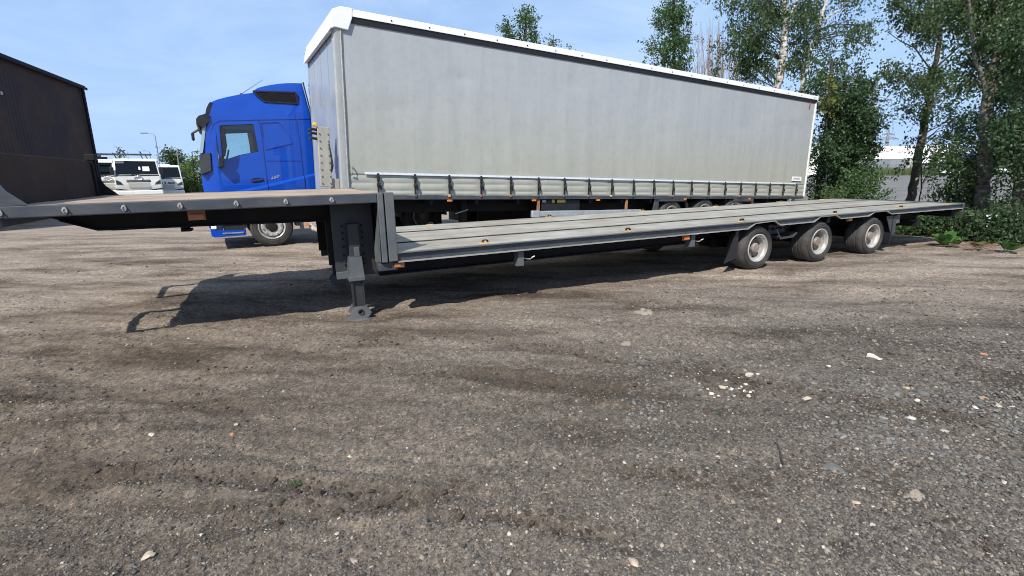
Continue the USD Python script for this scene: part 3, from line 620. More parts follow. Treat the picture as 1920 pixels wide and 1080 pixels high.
def make_flatbed():
    M4, ROT3, ORG = frame4(-1.1603, 4.8767, 0, .44726, .01089, .00209)
    X = thing('flatbed_trailer', 'long dark grey step deck flatbed trailer standing on its front legs', 'trailer', M4)
    W = 2.56; ZL, ZG = .674, 1.264; S1 = 11.05

    def P(n, mb, mat, **k): return put(n, mb, mat, X, **k)
    # --- low deck: three long steel strips with gaps
    seams = [.045, .695, 1.715, W-.045]
    for k in range(3):
        a, b = seams[k]+(.013 if k else 0), seams[k+1]-(.013 if k < 2 else .004)
        v = MB().box(.02, S1-.01, a, b, ZL-.03, ZL-.002+.001*k, .004)
        P('deck_plate', v, 'deck_steel')
    for k in (1, 2): P('plate_joint', MB().box(.03, S1-.02, seams[k]-.012, seams[k]+.012, ZL-.03, ZL+.011, .003), 'joint')
    # side rails: recessed web, top cap and a protruding bottom lip that steps up over each wheel
    notch = [(0.03, .571), (5.076, .571), (5.223, .641), (5.639, .653), (5.76, .582), (6.552, .583), (6.697, .656), (7.085, .660), (7.228, .594), (7.992, .597), (8.147, .660), (8.483, .658), (8.651, .595), (S1, .578)]
    web = notch+[(S1, ZL-.013), (0.03, ZL-.013)]
    lip = notch+[(s, z+.011) for s, z in notch[::-1]]
    for y0, sg in ((0, 1), (W, -1)):
        P('side_rail', MB().prism(web, y0+sg*.034, y0+sg*.046), 'dark_paint')
        P('rail_lip', MB().prism(lip, y0, y0+sg*.0335), 'rail_edge')
        P('rail_cap', MB().box(.03, S1, y0, y0+sg*.044, ZL-.0125, ZL, .002), 'dark_paint_dusty')
    # lashing points on the deck
    for s, y in [(1.01, .10), (2.98, .10), (5.04, .10), (7.2, .10), (9.1, .10), (10.7, .10), (1.1, W-.10), (3.19, W-.10), (5.22, W-.10), (7.12, W-.10), (9.12, W-.10), (10.55, W-.10)]:
        sg = 1 if y < 1 else -1
        q = P('lashing_base', MB().prism(Polygon([(s-.06, y-.02), (s+.02, y-.03), (s+.05, y-.02), (s+.05, y+.02), (s+.02, y+.03), (s-.06, y+.02)]), ZL-.001, ZL+.014, 'z', .003), 'lash_yellow')
        tt = [(s+.012+.032*math.cos(a), y, ZL+.012+.03*math.sin(a)) for a in np.linspace(0, np.pi, 9)]
        put('lashing_ring', MB().tube(tt, .009, 6).tube([(p[0]+.0, p[1]+.02, p[2]) for p in tt], .007, 6), 'black_steel', q)
    # --- gooseneck
    S0 = -2.86
    for k in range(6):
        a = .065+(W-.13)*k/6; b = .065+(W-.13)*(k+1)/6
        P('floor_board', MB().box(S0+.03, -.07, a+.004, b-.004, ZG-.04, ZG-.003+.0012*((k*5) % 3), .004), 'goose_floor')
    for y0, sg in ((0, 1), (W, -1)):
        P('neck_rail', MB().box(S0, -.131, y0, y0+sg*.062, 1.172, ZG, .008), 'dark_paint', label='plain dark side rail of the raised front deck')
        for s in (-2.849, -2.477, -2.111, -1.735, -1.327, -.937, -.549):
            z = 1.222
            q = P('lash_bracket', MB().prism(Polygon([(s-.022, z-.009), (s-.009, z+.020), (s+.009, z+.022), (s+.018, z-.004), (s+.003, z-.019)]), y0-sg*.001, y0-sg*.015, 'y', .003), 'galvanised')
            put('ring', MB().tube([(s+.003+.013*math.cos(a), y0-sg*.018, z-.009+.017*math.sin(a)) for a in np.linspace(0, 2*np.pi, 13)], .0045, 6, False), 'galvanised', q)
    # headboard across the front with gussets and two forward hoops
    P('headboard', MB().box(S0-.058, S0-.030, .07, W-.07, ZG-.01, 1.66, .006), 'rusty_dark', label='dark brown headboard plate across the front end')
    P('front_beam', MB().box(S0-.06, S0-.001, .0, W, 1.10, ZG-.01, .01), 'dark_paint')
    for y0, sg in ((0, 1), (W, -1)):  # far stake and gusset are blackened to stand in for shade
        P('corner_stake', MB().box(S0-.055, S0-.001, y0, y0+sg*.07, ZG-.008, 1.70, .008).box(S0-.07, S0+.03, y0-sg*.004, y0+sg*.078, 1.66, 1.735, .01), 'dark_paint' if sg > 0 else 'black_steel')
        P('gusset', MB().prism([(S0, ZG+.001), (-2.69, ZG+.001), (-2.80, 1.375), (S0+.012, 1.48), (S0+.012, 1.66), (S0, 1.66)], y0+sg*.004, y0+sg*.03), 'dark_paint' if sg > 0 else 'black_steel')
    for y0 in (.03, 1.55):
        P('front_hoop', MB().tube([(S0-.06, y0, 1.12), (S0-.36, y0, 1.12), (S0-.38, y0+.02, 1.12), (S0-.38, y0+.76, 1.12), (S0-.36, y0+.78, 1.12), (S0-.06, y0+.78, 1.12)], .032, 8), 'dark_paint')
    # neck beams: deep tapered I beams
    prof = [(S0, 1.17), (-2.71, 1.101), (-2.462, 1.002), (-.57, .974), (-.57, .50), (-.05, .48), (-.05, 1.235), (S0, 1.235)]
    for y0 in (.60, 1.82):
        b = MB().prism(prof, y0+.05, y0+.09)
        lo = [(-2.71, 1.101), (-2.462, 1.002), (-.57, .974)]
        b.prism(lo+[(s, z+.014) for s, z in lo[::-1]], y0, y0+.14)
        P('neck_beam', b, 'black_steel')
    P('cross_beam', MB().box(-2.3, -2.2, .70, W-.70, 1.05, 1.20), 'black_steel'); P('cross_beam', MB().box(-1.3, -1.2, .70, W-.70, 1.05, 1.20), 'black_steel')
    P('kingpin_plate', MB().box(-2.4, -1.0, .75, 1.81, .985, 1.0).lathe([(.001, -.09), (.045, -.09), (.045, 0), (.03, .01)], (-1.9, 1.28, .985), 16, 'z'), 'black_steel')
    # rear face of the step, gusset plates and corner posts
    P('step_plate', MB().box(-.06, -.03, .05, W-.05, .56, 1.255), 'dark_paint')
    for y0, sg in ((0, 1), (W, -1)):
        P('corner_post', MB().box(-.130, -.074, y0-sg*.002, y0+sg*.055, .583, ZG+.002, .006), 'dark_paint_dusty')
        P('corner_post', MB().box(-.060, .028, y0-sg*.004, y0+sg*.055, .587, ZG+.004, .006), 'dark_paint_dusty')
        P('post_slot', MB().box(-.076, -.058, y0+sg*.03, y0+sg*.05, .59, ZG-.002), 'black_steel')
        P('step_gusset', MB().hull([(-.131, y0+sg*.004, 1.15), (-.142, y0+sg*.004, .588), (-.16, y0+sg*.22, .70), (-.16, y0+sg*.22, .565), (-.12, y0+sg*.05, .58), (-.12, y0+sg*.22, .60), (-.12, y0+sg*.03, 1.15)]), 'dark_paint_dusty')
        P('step_bracket', MB().box(-.16, .03, y0+sg*.05, y0+sg*.20, .490, .568, .006), 'dark_paint')
    # landing gear: side plate with bolts, outer tube, sleeve, inner leg and hinged foot
    DZ = .045
    for y0, sg in ((0, 1), (W, -1)):
        yy = lambda q: y0+sg*(q+.16)
        P('leg_plate', MB().box(-.53, -.12, yy(.26), yy(.30), .40, 1.168, .004), 'leg_dark')
        P('plate_foot', MB().box(-.532, -.40, yy(.235), yy(.259), .383, .46, .004), 'dark_paint_dusty')  # lighter paint carries the sun on the lower end of the plate
        for z in (.93, .86, .80, .72, .63, .575, .53):
            for s in (-.435, -.24): P('bolt', MB().lathe([(.012, 0), (.012, -.012*sg), (.001, -.014*sg)], (s, yy(.258), z), 6), 'black_steel')
        P('leg_tube', MB().box(-.395, -.285, yy(.14), yy(.255), .56, .96, .006), 'leg_dark')
        P('number_plate_holder', MB().box(-.352, -.298, yy(.125), yy(.139), .625, .72, .003), 'dark_paint_dusty')
        P('leg_sleeve', MB().hull([(-.405, yy(.12), .625), (-.285, yy(.12), .625), (-.405, yy(.26), .625), (-.285, yy(.26), .625), (-.425, yy(.10), .425), (-.275, yy(.10), .425), (-.425, yy(.26), .425), (-.275, yy(.26), .425)])
          .box(-.43, -.27, yy(.095), yy(.265), .375, .424, .005), 'dark_paint_dusty')
        P('inner_leg', MB().box(-.402, -.392, yy(.12), yy(.235), .10-DZ, .38).box(-.298, -.288, yy(.12), yy(.235), .10-DZ, .38).box(-.391, -.299, yy(.14), yy(.225), .10-DZ, .38), 'leg_dark')
        ft = Polygon([(-.455, .075), (-.405, .150), (-.285, .150), (-.235, .075), (-.27, .028), (-.31, .012), (-.38, .012), (-.42, .028)])
        ft = ft.difference(Polygon([(-.345+.022*math.cos(a), .095+.022*math.sin(a)) for a in np.linspace(0, 2*np.pi, 17)[:-1]]))
        fo = MB().prism(ft, yy(.085), yy(.105), 'y').prism(ft, yy(.245), yy(.265), 'y').box(-.40, -.29, yy(.106), yy(.244), .012, .05)
        fo.lathe([(.030, -.012), (.030, .0), (.022, .0), (.022, -.012)], (-.345, yy(.085), .095), 16).lathe([(.001, 0), (.14, 0), (.14, .012), (.05, .03), (.001, .03)], (-.345, yy(.17), .0), 24, 'z')
        fo.v = [a-np.array([0, 0, DZ]) for a in fo.v]
        P('foot', fo, 'dark_paint_dusty')
    P('shaft', MB().tube([(-.34, .43, .62), (-.34, W-.43, .62)], .02, 8), 'black_steel')
    # under frame
    for y0 in (.62, 1.80):
        b = MB().box(-.05, S1-.15, y0, y0+.14, .33, .345).box(-.05, S1-.15, y0+.055, y0+.085, .345, .62).box(-.05, S1-.15, y0, y0+.14, .62, .635)
        P('main_beam', b, 'black_steel')
    for k in range(12):
        P('cross_member', MB().box(.3+k*.95, .36+k*.95, .05, W-.05, .55, .635), 'black_steel')
    # axles, hubs, wheels
    for k in range(3):
        s = 5.377+1.4448*k; zc = -.01089*s+.325
        P('axle', MB().tube([(s, .3, zc), (s, W-.3, zc)], .06, 12).box(s-.35, s+.1, .58, .64, zc-.03, zc+.1).box(s-.35, s+.1, W-.64, W-.58, zc-.03, zc+.1), 'black_steel')
        P('air_bag', MB().lathe([(.09, 0), (.12, .04), (.12, .1), (.10, .14), (.12, .18), (.10, .24)], (s+.25, .7, zc-.05), 18, 'z'), 'black_plastic')
        for y0, sg in ((.045, 1), (W-.045, -1)):
            wx = P('wheel', MB().lathe([(.05, sg*.16), (.05, sg*.30)], (s, y0, zc), 12), 'black_steel')
            wheel_parts(lambda n, mb, m: put(n, mb, m, wx), (s, y0, zc), .330, .205, .33, .125, sg)
    # hanging brackets, lights, mud guards
    for s0, s1, z0 in ((1.39, 1.475, .388), (4.03, 4.11, .395)):
        P('post_socket', MB().hull([(s0, .06, z0), (s1, .06, z0), (s0+.02, .06, .57), (s1, .06, .57), (s0, .16, z0), (s1, .16, z0), (s0+.02, .16, .57), (s1, .16, .57)]), 'dark_paint_dusty')
        P('winch_handle', MB().tube([(s1, .09, .47), (s1+.09, .07, .455), (s1+.10, .05, .475), (s1+.13, .04, .49)], .008, 6), 'galvanised')
    for s, z, dirty in ((.042, .538, 1), (3.935, .525, 0), (7.53, .568, 1), (11.1, .53, 1)):
        P('marker_lamp', MB().box(s-.05, s+.05, .028, .055, z-.024, z+.024, .008).box(s-.06, s+.06, .0555, .064, z-.03, z+.03), 'amber_dirty' if dirty else 'amber')
    P('marker_lamp', MB().box(-1.70, -1.59, .09, .125, 1.092, 1.142, .008).box(-1.71, -1.58, .1255, .13, 1.085, 1.19), 'amber_dirty')
    P('lamp_bracket', MB().box(-1.83, -1.76, .55, .72, .955, .975), 'black_steel')
    P('mud_guard', MB().prism([(4.72, .09), (4.93, .565), (4.965, .565), (4.975, .16)], .07, .085), 'black_plastic')
    P('mud_flap', MB().box(8.82, 8.84, .06, .40, .06, .56), 'black_plastic')
    P('mud_flap', MB().prism([(8.62, .56), (8.95, .56), (8.95, .25), (8.84, .22)], .065, .078), 'grey_plastic')
    vb = P('valve_box', MB().prism([(5.87, .40), (5.90, .355), (6.20, .365), (6.28, .42), (6.28, .44), (6.19, .385), (5.91, .375), (5.89, .41)], .08, .30).box(5.88, 6.27, .285, .30, .41, .56), 'grey_plastic')
    kn = MB()
    for s, z in ((5.93, .50), (6.02, .49), (6.10, .505), (6.2, .50)): kn.lathe([(.001, -.03), (.018, -.025), (.018, 0), (.008, .02), (.008, .05)], (s, .24, z), 10)
    put('valve_knob', kn, 'black_plastic', vb); put('valve_lever', MB().tube([(5.955, .2, .50), (5.965, .17, .43), (5.967, .15, .40)], .008, 6), 'galvanised', vb)
    P('rear_leg', MB().box(8.98, 9.08, .08, .14, .41, .57, .005), 'dark_paint_dusty')
    P('bumper_arm', MB().box(9.68, 9.88, .65, .75, .28, .62).box(9.68, 9.88, 1.81, 1.91, .28, .62), 'black_steel')
    P('rear_bumper', MB().box(9.72, 9.84, .1, W-.1, .30, .40, .01), 'black_steel')
    P('lamp_bar', MB().box(10.9, 11.0, .1, W-.1, .42, .56, .01), 'black_steel')
    P('end_beam', MB().box(S1+.002, S1+.05, .0, W, .50, ZL+.012, .008), 'dark_paint')
    P('tail_lamp', MB().box(11.0, 11.03, .15, .55, .44, .54, .008), 'amber_dirty'); P('tail_lamp', MB().box(11.0, 11.03, W-.55, W-.15, .44, .54, .008), 'amber_dirty')
    P('air_tank', MB().lathe([(.001, 0), (.09, .03), (.11, .08), (.11, .62), (.09, .67), (.001, .7)], (3.0, .9, .42), 20, 'x'), 'black_steel')


make_flatbed()


# ------------------------------------------------------------------ curtain side trailer
AM4, AR, AO = frame4(-2.803, 8.2789, 0, .52968, -.03031, -.00275)


def make_curtain_trailer():
    X = thing('curtain_trailer', 'tall grey curtain side semi trailer with white roof behind the flatbed', 'trailer', AM4)

    def P(n, mb, mat, **k): return put(n, mb, mat, X, **k)
    W, S1, ZT = 2.5, 13.50, 3.80
    bs = [.5809+.6546*k for k in range(20)]

    def curtain(y0, sg):
        s = np.unique(np.concatenate([np.linspace(.10, S1-.02, 330), bs])); z = np.concatenate([np.linspace(1.125, 1.48, 34), np.linspace(1.50, ZT, 70)])
        S, Z = np.meshgrid(s, z, indexing='ij')
        nb = np.min(np.abs(S[..., None]-np.array(bs)), -1)
        free = sstep(nb/.20)
        y = np.zeros_like(S)
        pin = np.array([1.125, 1.205, 1.335, 1.47])
        k = np.clip(np.searchsorted(pin, Z)-1, 0, 2); t = np.clip((Z-pin[k])/(pin[k+1]-pin[k]), 0, 1)
        wob = .6+.8*meshkit.noise(np.stack([S*1.3, Z*2, k*3.0], -1), 4)
        bul = np.sin(np.pi*t)**.8*wob
        y -= np.where(Z < 1.47, bul*(.003+.008*free), 0)
        y += np.where(Z < 1.47, .012, 0)
        y += (meshkit.fbm(np.stack([S*.7, Z*.9, Z*0], -1), 3, 2)-.5)*.030*sstep((ZT-Z)/.8)
        y += (meshkit.fbm(np.stack([S*3, Z*2.0, Z*0], -1), 3, 6)-.5)*.0035
        y -= .0015*np.exp(-(nb/.03)**2)*(Z > 1.5)
        for cs, cz, r, a in ((2.2, 3.2, .25, .010), (4.6, 3.35, .3, .008), (12.6, 3.3, .35, -.012), (7.5, 2.6, .4, .008), (10.3, 2.9, .3, .008), (1.0, 2.6, .3, .008)):
            y += a*np.exp(-(((S-cs)/r)**2+((Z-cz)/(r*.5))**2))
        v = np.stack([S, y0+sg*(y+.012), Z], -1).reshape(-1, 3); n = len(z)
        i = np.arange(len(s)-1)[:, None]*n; j = np.arange(n-1)[None]
        f = np.concatenate([np.stack([i+j, i+n+j, i+n+j+1], -1).reshape(-1, 3), np.stack([i+j, i+n+j+1, i+j+1], -1).reshape(-1, 3)])
        return MB().add(v, f if sg > 0 else f[:, ::-1])
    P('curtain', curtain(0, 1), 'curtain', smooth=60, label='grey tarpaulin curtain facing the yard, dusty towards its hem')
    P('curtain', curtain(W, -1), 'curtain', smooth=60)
    # reflective tape, roof rail, roof band, cap
    P('reflective_tape', MB().box(.36, 12.98, -.016, -.006, 1.478, 1.515), 'tape')
    for y0, sg in ((0, 1), (W, -1)):
        P('roof_rail', MB().prism([(y0-sg*.004, ZT-.004), (y0-sg*.016, ZT+.085), (y0+sg*.06, ZT+.085), (y0+sg*.06, ZT-.004)], .22, S1+.02, 'x'), 'black_plastic')
        P('roof_edge', MB().prism([(y0-sg*.030, ZT+.086), (y0-sg*.030, 3.965), (y0-sg*.018, 3.992), (y0+sg*.06, 4.0), (y0+sg*.06, ZT+.086)], .24, S1+.04, 'x'), 'white_cap')
        for k in range(20):
            P('roof_stud', MB().lathe([(.001, -sg*.008), (.012, -sg*.006), (.014, 0)], (.90+.6546*k, y0-sg*.030, 3.925), 8), 'black_steel')
    P('roof', MB().box(.1, S1+.03, .061, W-.061, 3.975, 3.996), 'white_cap')
    cap = [(-.10, 3.62), (-.06, 3.80), (-.02, 3.95), (.10, 4.005), (.285, 4.005), (.27, 3.86), (.20, 3.675), (.0, 3.69), (-.06, 3.66)]
    P('front_cap', MB().prism(cap, -.036, .06, 'y', .012).prism(cap, W-.06, W+.036, 'y', .012).prism([(-.10, 3.62), (-.06, 3.80), (-.02, 3.95), (.10, 4.003), (.12, 3.97), (.02, 3.9), (-.04, 3.62)], .06, W-.06), 'white_cap', label='white moulded cap on the front top corners')
    # front wall and posts
    P('front_wall', MB().box(-.02, .04, .10, W-.10, 1.15, 3.66).box(-.028, -.021, .55, .57, 1.2, 3.6).box(-.028, -.021, 1.2, 1.22, 1.2, 3.6).box(-.028, -.021, 1.85, 1.87, 1.2, 3.6), 'front_wall')
    for y0, sg in ((0, 1), (W, -1)):
        P('front_post', MB().prism([(-.035, y0+sg*.10), (-.035, y0+sg*.03), (-.012, y0+sg*.004), (.035, y0-sg*.004), (.10, y0+sg*.002), (.10, y0+sg*.10)], 1.13, 3.69, 'z'), 'post_aluminium')
        P('tension_tube', MB().tube([(.085, y0-sg*.006, 1.14), (.085, y0-sg*.006, 3.66)], .014, 8), 'galvanised')
        P('rear_post', MB().box(S1-.015, S1+.05, y0-sg*.004, y0+sg*.10, 1.12, ZT+.08, .008), 'white_cap')
        P('handle', MB().tube([(.145, y0-sg*.012, 1.62), (.15, y0-sg*.05, 1.60), (.15, y0-sg*.05, 1.50), (.146, y0-sg*.012, 1.46)], .012, 8), 'galvanised')
    P('rear_door', MB().box(S1+.01, S1+.045, .11, W/2-.005, 1.2, ZT).box(S1+.01, S1+.045, W/2+.005, W-.11, 1.2, ZT), 'front_wall')
    for y in (.5, 1.0, 1.5, 2.0): P('door_bar', MB().tube([(S1+.07, y, 1.15), (S1+.07, y, ZT)], .016, 8), 'galvanised')
    P('roof_tag', MB().box(S1-.35, S1-.31, -.024, -.018, 3.66, 3.80), 'red_cloth')
    # service panel that stands in front of the front wall
    sp = P('service_panel', MB().box(-.33, -.145, .12, .20, 1.26, 2.21, .006).box(-.155, -.03, .16, .22, 1.22, 1.40), 'panel_beige', label='pale bolted service panel on the front wall')
    bo = MB()
    for z in np.linspace(1.32, 2.1, 8):
        bo.lathe([(.012, -.012), (.012, 0), (.001, -.012)], (-.30, .119, z), 6); bo.lathe([(.012, -.012), (.012, 0), (.001, -.012)], (-.17, .119, z), 6)
    put('bolt', bo, 'post_aluminium', sp)
    co = MB(); 
    for k, z in enumerate((2.02, 2.10, 2.16)): co.tube([(-.33, .16, z), (-.42, .15, z+.01), (-.46, .15, z-.02)], .022, 8)
    put('coupling', co, 'black_plastic', sp); put('coupling_cap', MB().lathe([(.001, -.05), (.03, -.045), (.035, 0), (.001, .01)], (-.36, .15, 2.24), 12), 'yellow_label', sp)
    put('cable', MB().tube([(-.17, .10, 1.95), (-.15, .07, 1.8), (-.13, .07, 1.6), (-.15, .10, 1.5), (-.14, .10, 1.7), (-.16, .1, 1.9)], .012, 6), 'black_plastic', sp)
    # 20 strap buckles
    for k, s in enumerate(bs):
        b = P('buckle', MB().box(s-.026, s+.026, -.045, -.014, 1.36, 1.46, .008).box(s-.032, s+.032, -.058, -.02, 1.27, 1.345, .01).box(s-.018, s+.02, -.075, -.04, 1.285, 1.33, .006), 'black_plastic')
        put('strap', MB().prism([(s-.016, 1.13), (s+.016, 1.13), (s+.018, 1.50), (s-.018, 1.50)], -.022, -.014).box(s+.02, s+.05, -.04, -.034, 1.22, 1.30), 'black_plastic', b)
        put('hook', MB().box(s-.022, s+.022, -.03, -.008, 1.105, 1.15, .004), 'lash_yellow' if k in (2, 8) else 'rusty_post' if k in (3, 4, 7, 11, 15) else 'dark_paint_dusty', b)
    P('sign_plate', MB().prism([(12.756, 1.572), (13.24, 1.572), (13.235, 1.700), (12.765, 1.700)], -.012, -.004), 'sign_white', label='white sticker with a line of grey print')
    pr = MB(); q = 12.83
    for w, h in zip((.02, .03, .035, .028, .03, .026, .03, .024), (.03, .026, .03, .03, .026, .03, .028, .03)): pr.box(q, q+w, -.0145, -.0125, 1.622, 1.622+h); q += w+.013
    P('print', pr, 'print_grey')
    # floor and chassis
    P('side_raves', MB().box(.05, S1, -.004, .05, 1.06, 1.122).box(.05, S1, W-.05, W+.004, 1.06, 1.122), 'dark_paint')
    P('floor', MB().box(.05, S1, .05, W-.05, 1.05, 1.12), 'black_steel')
    for y0 in (.55, 1.85): P('chassis_beam', MB().box(.4, S1-.1, y0, y0+.1, .80, 1.05), 'black_steel')
    for k in range(14): P('cross_member', MB().box(.6+.93*k, .66+.93*k, .05, W-.05, .97, 1.05), 'black_steel')
    for s in (1.90, 3.765, 5.46, 8.27, 10.87): P('marker_lamp', MB().box(s-.05, s+.05, -.012, .01, 1.018 if s < 8 else 1.035, 1.052 if s < 8 else 1.075, .005), 'amber')
    P('side_guard', MB().box(3.76, 6.88, .02, .06, .70, .815, .01).box(3.74, 3.92, .0, .08, .685, .825, .01), 'guard_rail', label='aluminium side guard rail')
    for s in (3.90, 6.345): P('guard_post', MB().box(s-.03, s+.03, .02, .06, .82, 1.05, .004), 'rusty_post')
    P('load_label', MB().box(4.25, 4.60, .052, .056, .985, 1.045), 'yellow_label'); P('load_label', MB().box(4.0, 4.1, .052, .056, .99, 1.04), 'concrete_pale')
    P('tool_box', MB().box(4.0, 5.0, .06, .6, .78, 1.04, .01), 'black_plastic')
    P('rear_fitting', MB().tube([(12.2, .05, .98), (12.75, .05, .97)], .012, 6).box(12.75, 12.83, .03, .1, .86, 1.04), 'galvanised')
    for y in (.35, 2.03): P('landing_leg', MB().box(2.3, 2.42, y, y+.12, .1, 1.05), 'black_steel'); P('leg_foot', MB().box(2.22, 2.5, y-.07, y+.17, .07, .099), 'black_steel')
    P('crank', MB().tube([(2.1, .2, .78), (2.35, .16, .86)], .01, 6), 'galvanised')
    for k in range(3):
        s = 7.87+1.235*k; g = .0303*s; zc = g+.40
        P('axle', MB().tube([(s, .3, zc), (s, W-.3, zc)], .07, 10), 'black_steel')
        for y0, sg in ((.03, 1), (W-.03, -1)):
            wx = P('wheel', MB().lathe([(.05, sg*.16), (.05, sg*.30)], (s, y0, zc), 12), 'black_steel')
            wheel_parts(lambda n, mb, m: put(n, mb, m, wx), (s, y0, zc), .40, .25, .34, .10 if k == 0 else .14, sg)
    P('fender_bracket', MB().box(7.24, 8.32, .0, .03, 1.0, 1.058, .004).prism([(7.12, .55), (7.24, 1.058), (7.36, 1.058), (7.34, .55)], .0, .03), 'dark_paint', label='dark bracket over the first rear wheel')
    P('fender_bracket', MB().box(10.2, 11.05, .0, .03, .985, 1.058, .004).box(11.0, 11.06, .0, .03, .80, .984), 'dark_paint')
    P('mud_flap', MB().prism([(8.32, 1.0), (8.42, .95), (8.46, .6), (8.40, .6)], .02, .05), 'black_plastic')


make_curtain_trailer()


# ------------------------------------------------------------------ blue tractor unit
def make_blue_truck():
    M4, R3, O = frame4(-5.09, 10.41, 0, .52968, 0, 0)
    X = thing('blue_truck', 'blue long haul tractor unit with raised roof behind the flatbed', 'truck', M4)

    def P(n, mb, mat, **k): return put(n, mb, mat, X, **k)
    W = 2.15
    out = [(-1.09, .95), (-1.105, 1.3), (-1.10, 1.55), (-1.085, 1.83), (-1.02, 2.12), (-.93, 2.46), (-.85, 2.74), (-.80, 2.83), (-.74, 2.885), (-.644, 2.932), (-.472, 2.99), (-.251, 3.053), (-.02, 3.10),
           (.03, 3.16), (.09, 3.205), (.20, 3.245), (.345, 3.287), (.50, 3.322), (.647, 3.346), (.80, 3.360), (.945, 3.368), (.975, 3.14), (1.0, 2.95), (1.05, 2.65), (1.055, 2.2), (1.055, .95)]

    def shell(pts, y0, y1, rnd):
        cs = manifold3d.CrossSection([np.array(pts)], manifold3d.FillRule.EvenOdd)
        m = None; N = 6
        for k in range(N+1):
            a = k/N*math.pi/2; off = -rnd*(1-math.sin(a)); ins = rnd*(1-math.cos(a))
            e = manifold3d.Manifold.extrude(cs.offset(off, manifold3d.JoinType.Round), (y1-y0)-2*ins).translate((0, 0, y0+ins))
            m = e if m is None else m+e
        m = m.rotate((90, 0, 0)).scale((1, -1, 1)) if False else m
        return m                                                     # still x=s, y=z, z=across
    cab = shell(out, 0, W, .075)
    cab = cab.refine_to_length(.16)

    def warp(v):
        v = np.array(v).reshape(-1, 3).copy(); z = v[:, 1]; y = v[:, 2]; c = W/2
        k = np.clip(z-2.62, 0, None); ins = .10*k+.16*k*k
        fr = np.clip(-.75-v[:, 0], 0, None); ins = ins+.35*fr*fr*3
        v[:, 2] = c+(y-c)*(1-ins/c); return v
    q = cab.to_mesh(); vv = warp(np.array(q.vert_properties)[:, :3])
    cab = manifold3d.Manifold(manifold3d.Mesh(vv.astype(np.float32), np.array(q.tri_verts).astype(np.uint32)))
    ex = lambda pts, a, b: manifold3d.Manifold.extrude(manifold3d.CrossSection([np.array(pts)], manifold3d.FillRule.EvenOdd), b-a).translate((0, 0, a))
    inner = [(-.99, 1.35), (-1.0, 1.8), (-.88, 2.4), (-.78, 2.68), (.9, 2.70), (.98, 1.35)]
    cab = cab - ex(inner, .07, W-.07)
    win = [(-.785, 1.80), (-.755, 2.30), (-.655, 2.44), (-.08, 2.487), (-.047, 1.95), (-.39, 1.875), (-.60, 1.80)]
    cab = cab - ex(win, -.5, W+.5)
    ws = [(-1.3, 1.93), (-1.3, 2.72), (-.86, 2.66), (-.99, 1.93)]
    cab = cab - ex(ws, .12, W-.12)
    # panel gaps and pressed-in sleeper panel
    def groove(pts, w=.008, closed=False):
        ls = LineString(list(pts)+([pts[0]] if closed else []))
        g = ls.buffer(w, cap_style=2, join_style=1)
        polys = [np.array(g.exterior.coords)[:-1]]+[np.array(i.coords)[:-1] for i in g.interiors]
        cs = manifold3d.CrossSection(polys, manifold3d.FillRule.EvenOdd)
        return manifold3d.Manifold.extrude(cs, .036).translate((0, 0, -.02))
    for pts, w, cl in ([(-.81, 2.36), (-.76, 2.46), (-.651, 2.514), (.039, 2.562), (.052, 2.20), (.054, 1.0)], .007, False), ([(-.82, 2.36), (-.86, 2.0), (-.90, 1.6), (-.918, 1.0)], .007, False), \
            ([(.039, 2.562), (1.2, 2.637)], .007, False), ([(.695, 2.91), (.736, 2.62), (.757, 2.2), (.779, 1.0)], .007, False), ([(.062, 1.762), (.770, 1.766)], .006, False), \
            ([(.08, 2.501), (.378, 2.523), (.469, 2.429), (.627, 2.151), (.617, 2.115), (.071, 1.973)], .010, True), ([(.60, 2.93), (1.1, 2.935)], .006, False):
        cab = cab - groove(pts, w*1.5, cl)
    q = cab.to_mesh(); v = np.array(q.vert_properties)[:, :3]; f = np.array(q.tri_verts)
    P('cab_shell', MB().add(np.c_[v[:, 0], v[:, 2], v[:, 1]], f[:, ::-1]), 'truck_blue', smooth=32, label='glossy blue cab body with roof fairing')
    for y0, y1 in ((.012, .020), (W-.020, W-.012)):
        P('side_window', MB().prism(Polygon(win).buffer(.012), y0, y1), 'window_glass')
        P('window_seal', MB().prism(Polygon(win).buffer(.002).difference(Polygon(win).buffer(-.008)), y0-.008 if y0 < 1 else y1, y0 if y0 < 1 else y1+.008), 'black_plastic')
    wsp = [(-1.06, 1.93), (-.975, 2.32), (-.885, 2.66), (-.895, 2.66), (-.985, 2.32), (-1.07, 1.93)]
    P('windscreen_edge', MB().prism([(-1.082, 1.90), (-1.02, 1.915), (-.90, 2.44), (-.945, 2.44), (-1.03, 2.12)], .03, .11), 'screen_edge', label='pale edge of the windscreen wrapping round the corner')
    P('windscreen', MB().prism(wsp, .10, W-.10), 'window_glass')
    # dark A pillar corner panel, visor, wing mirrors
    P('corner_panel', MB().prism([(-1.088, 1.87), (-.895, 1.92), (-.915, 1.575), (-1.103, 1.50)], -.010, .30, 'y', .008), 'grey_plastic', label='dark grey corner panel below the windscreen')
    P('roof_corner', MB().prism([(-.935, 2.47), (-.855, 2.75), (-.80, 2.845), (-.76, 2.875), (-.765, 2.82), (-.80, 2.62), (-.83, 2.47)], .012, .08, 'y', .01), 'black_plastic')
    vis = [(-1.06, 2.44), (-1.05, 2.54), (-1.0, 2.60), (-.86, 2.65), (-.84, 2.60), (-.93, 2.56), (-1.0, 2.50), (-1.02, 2.40)]
    P('sun_visor', MB().prism(vis, -.02, W+.02, 'y', .01).prism([(-1.05, 2.44), (-1.04, 2.54), (-.83, 2.645), (-.83, 2.52), (-.95, 2.38)], -.025, -.012), 'black_plastic')
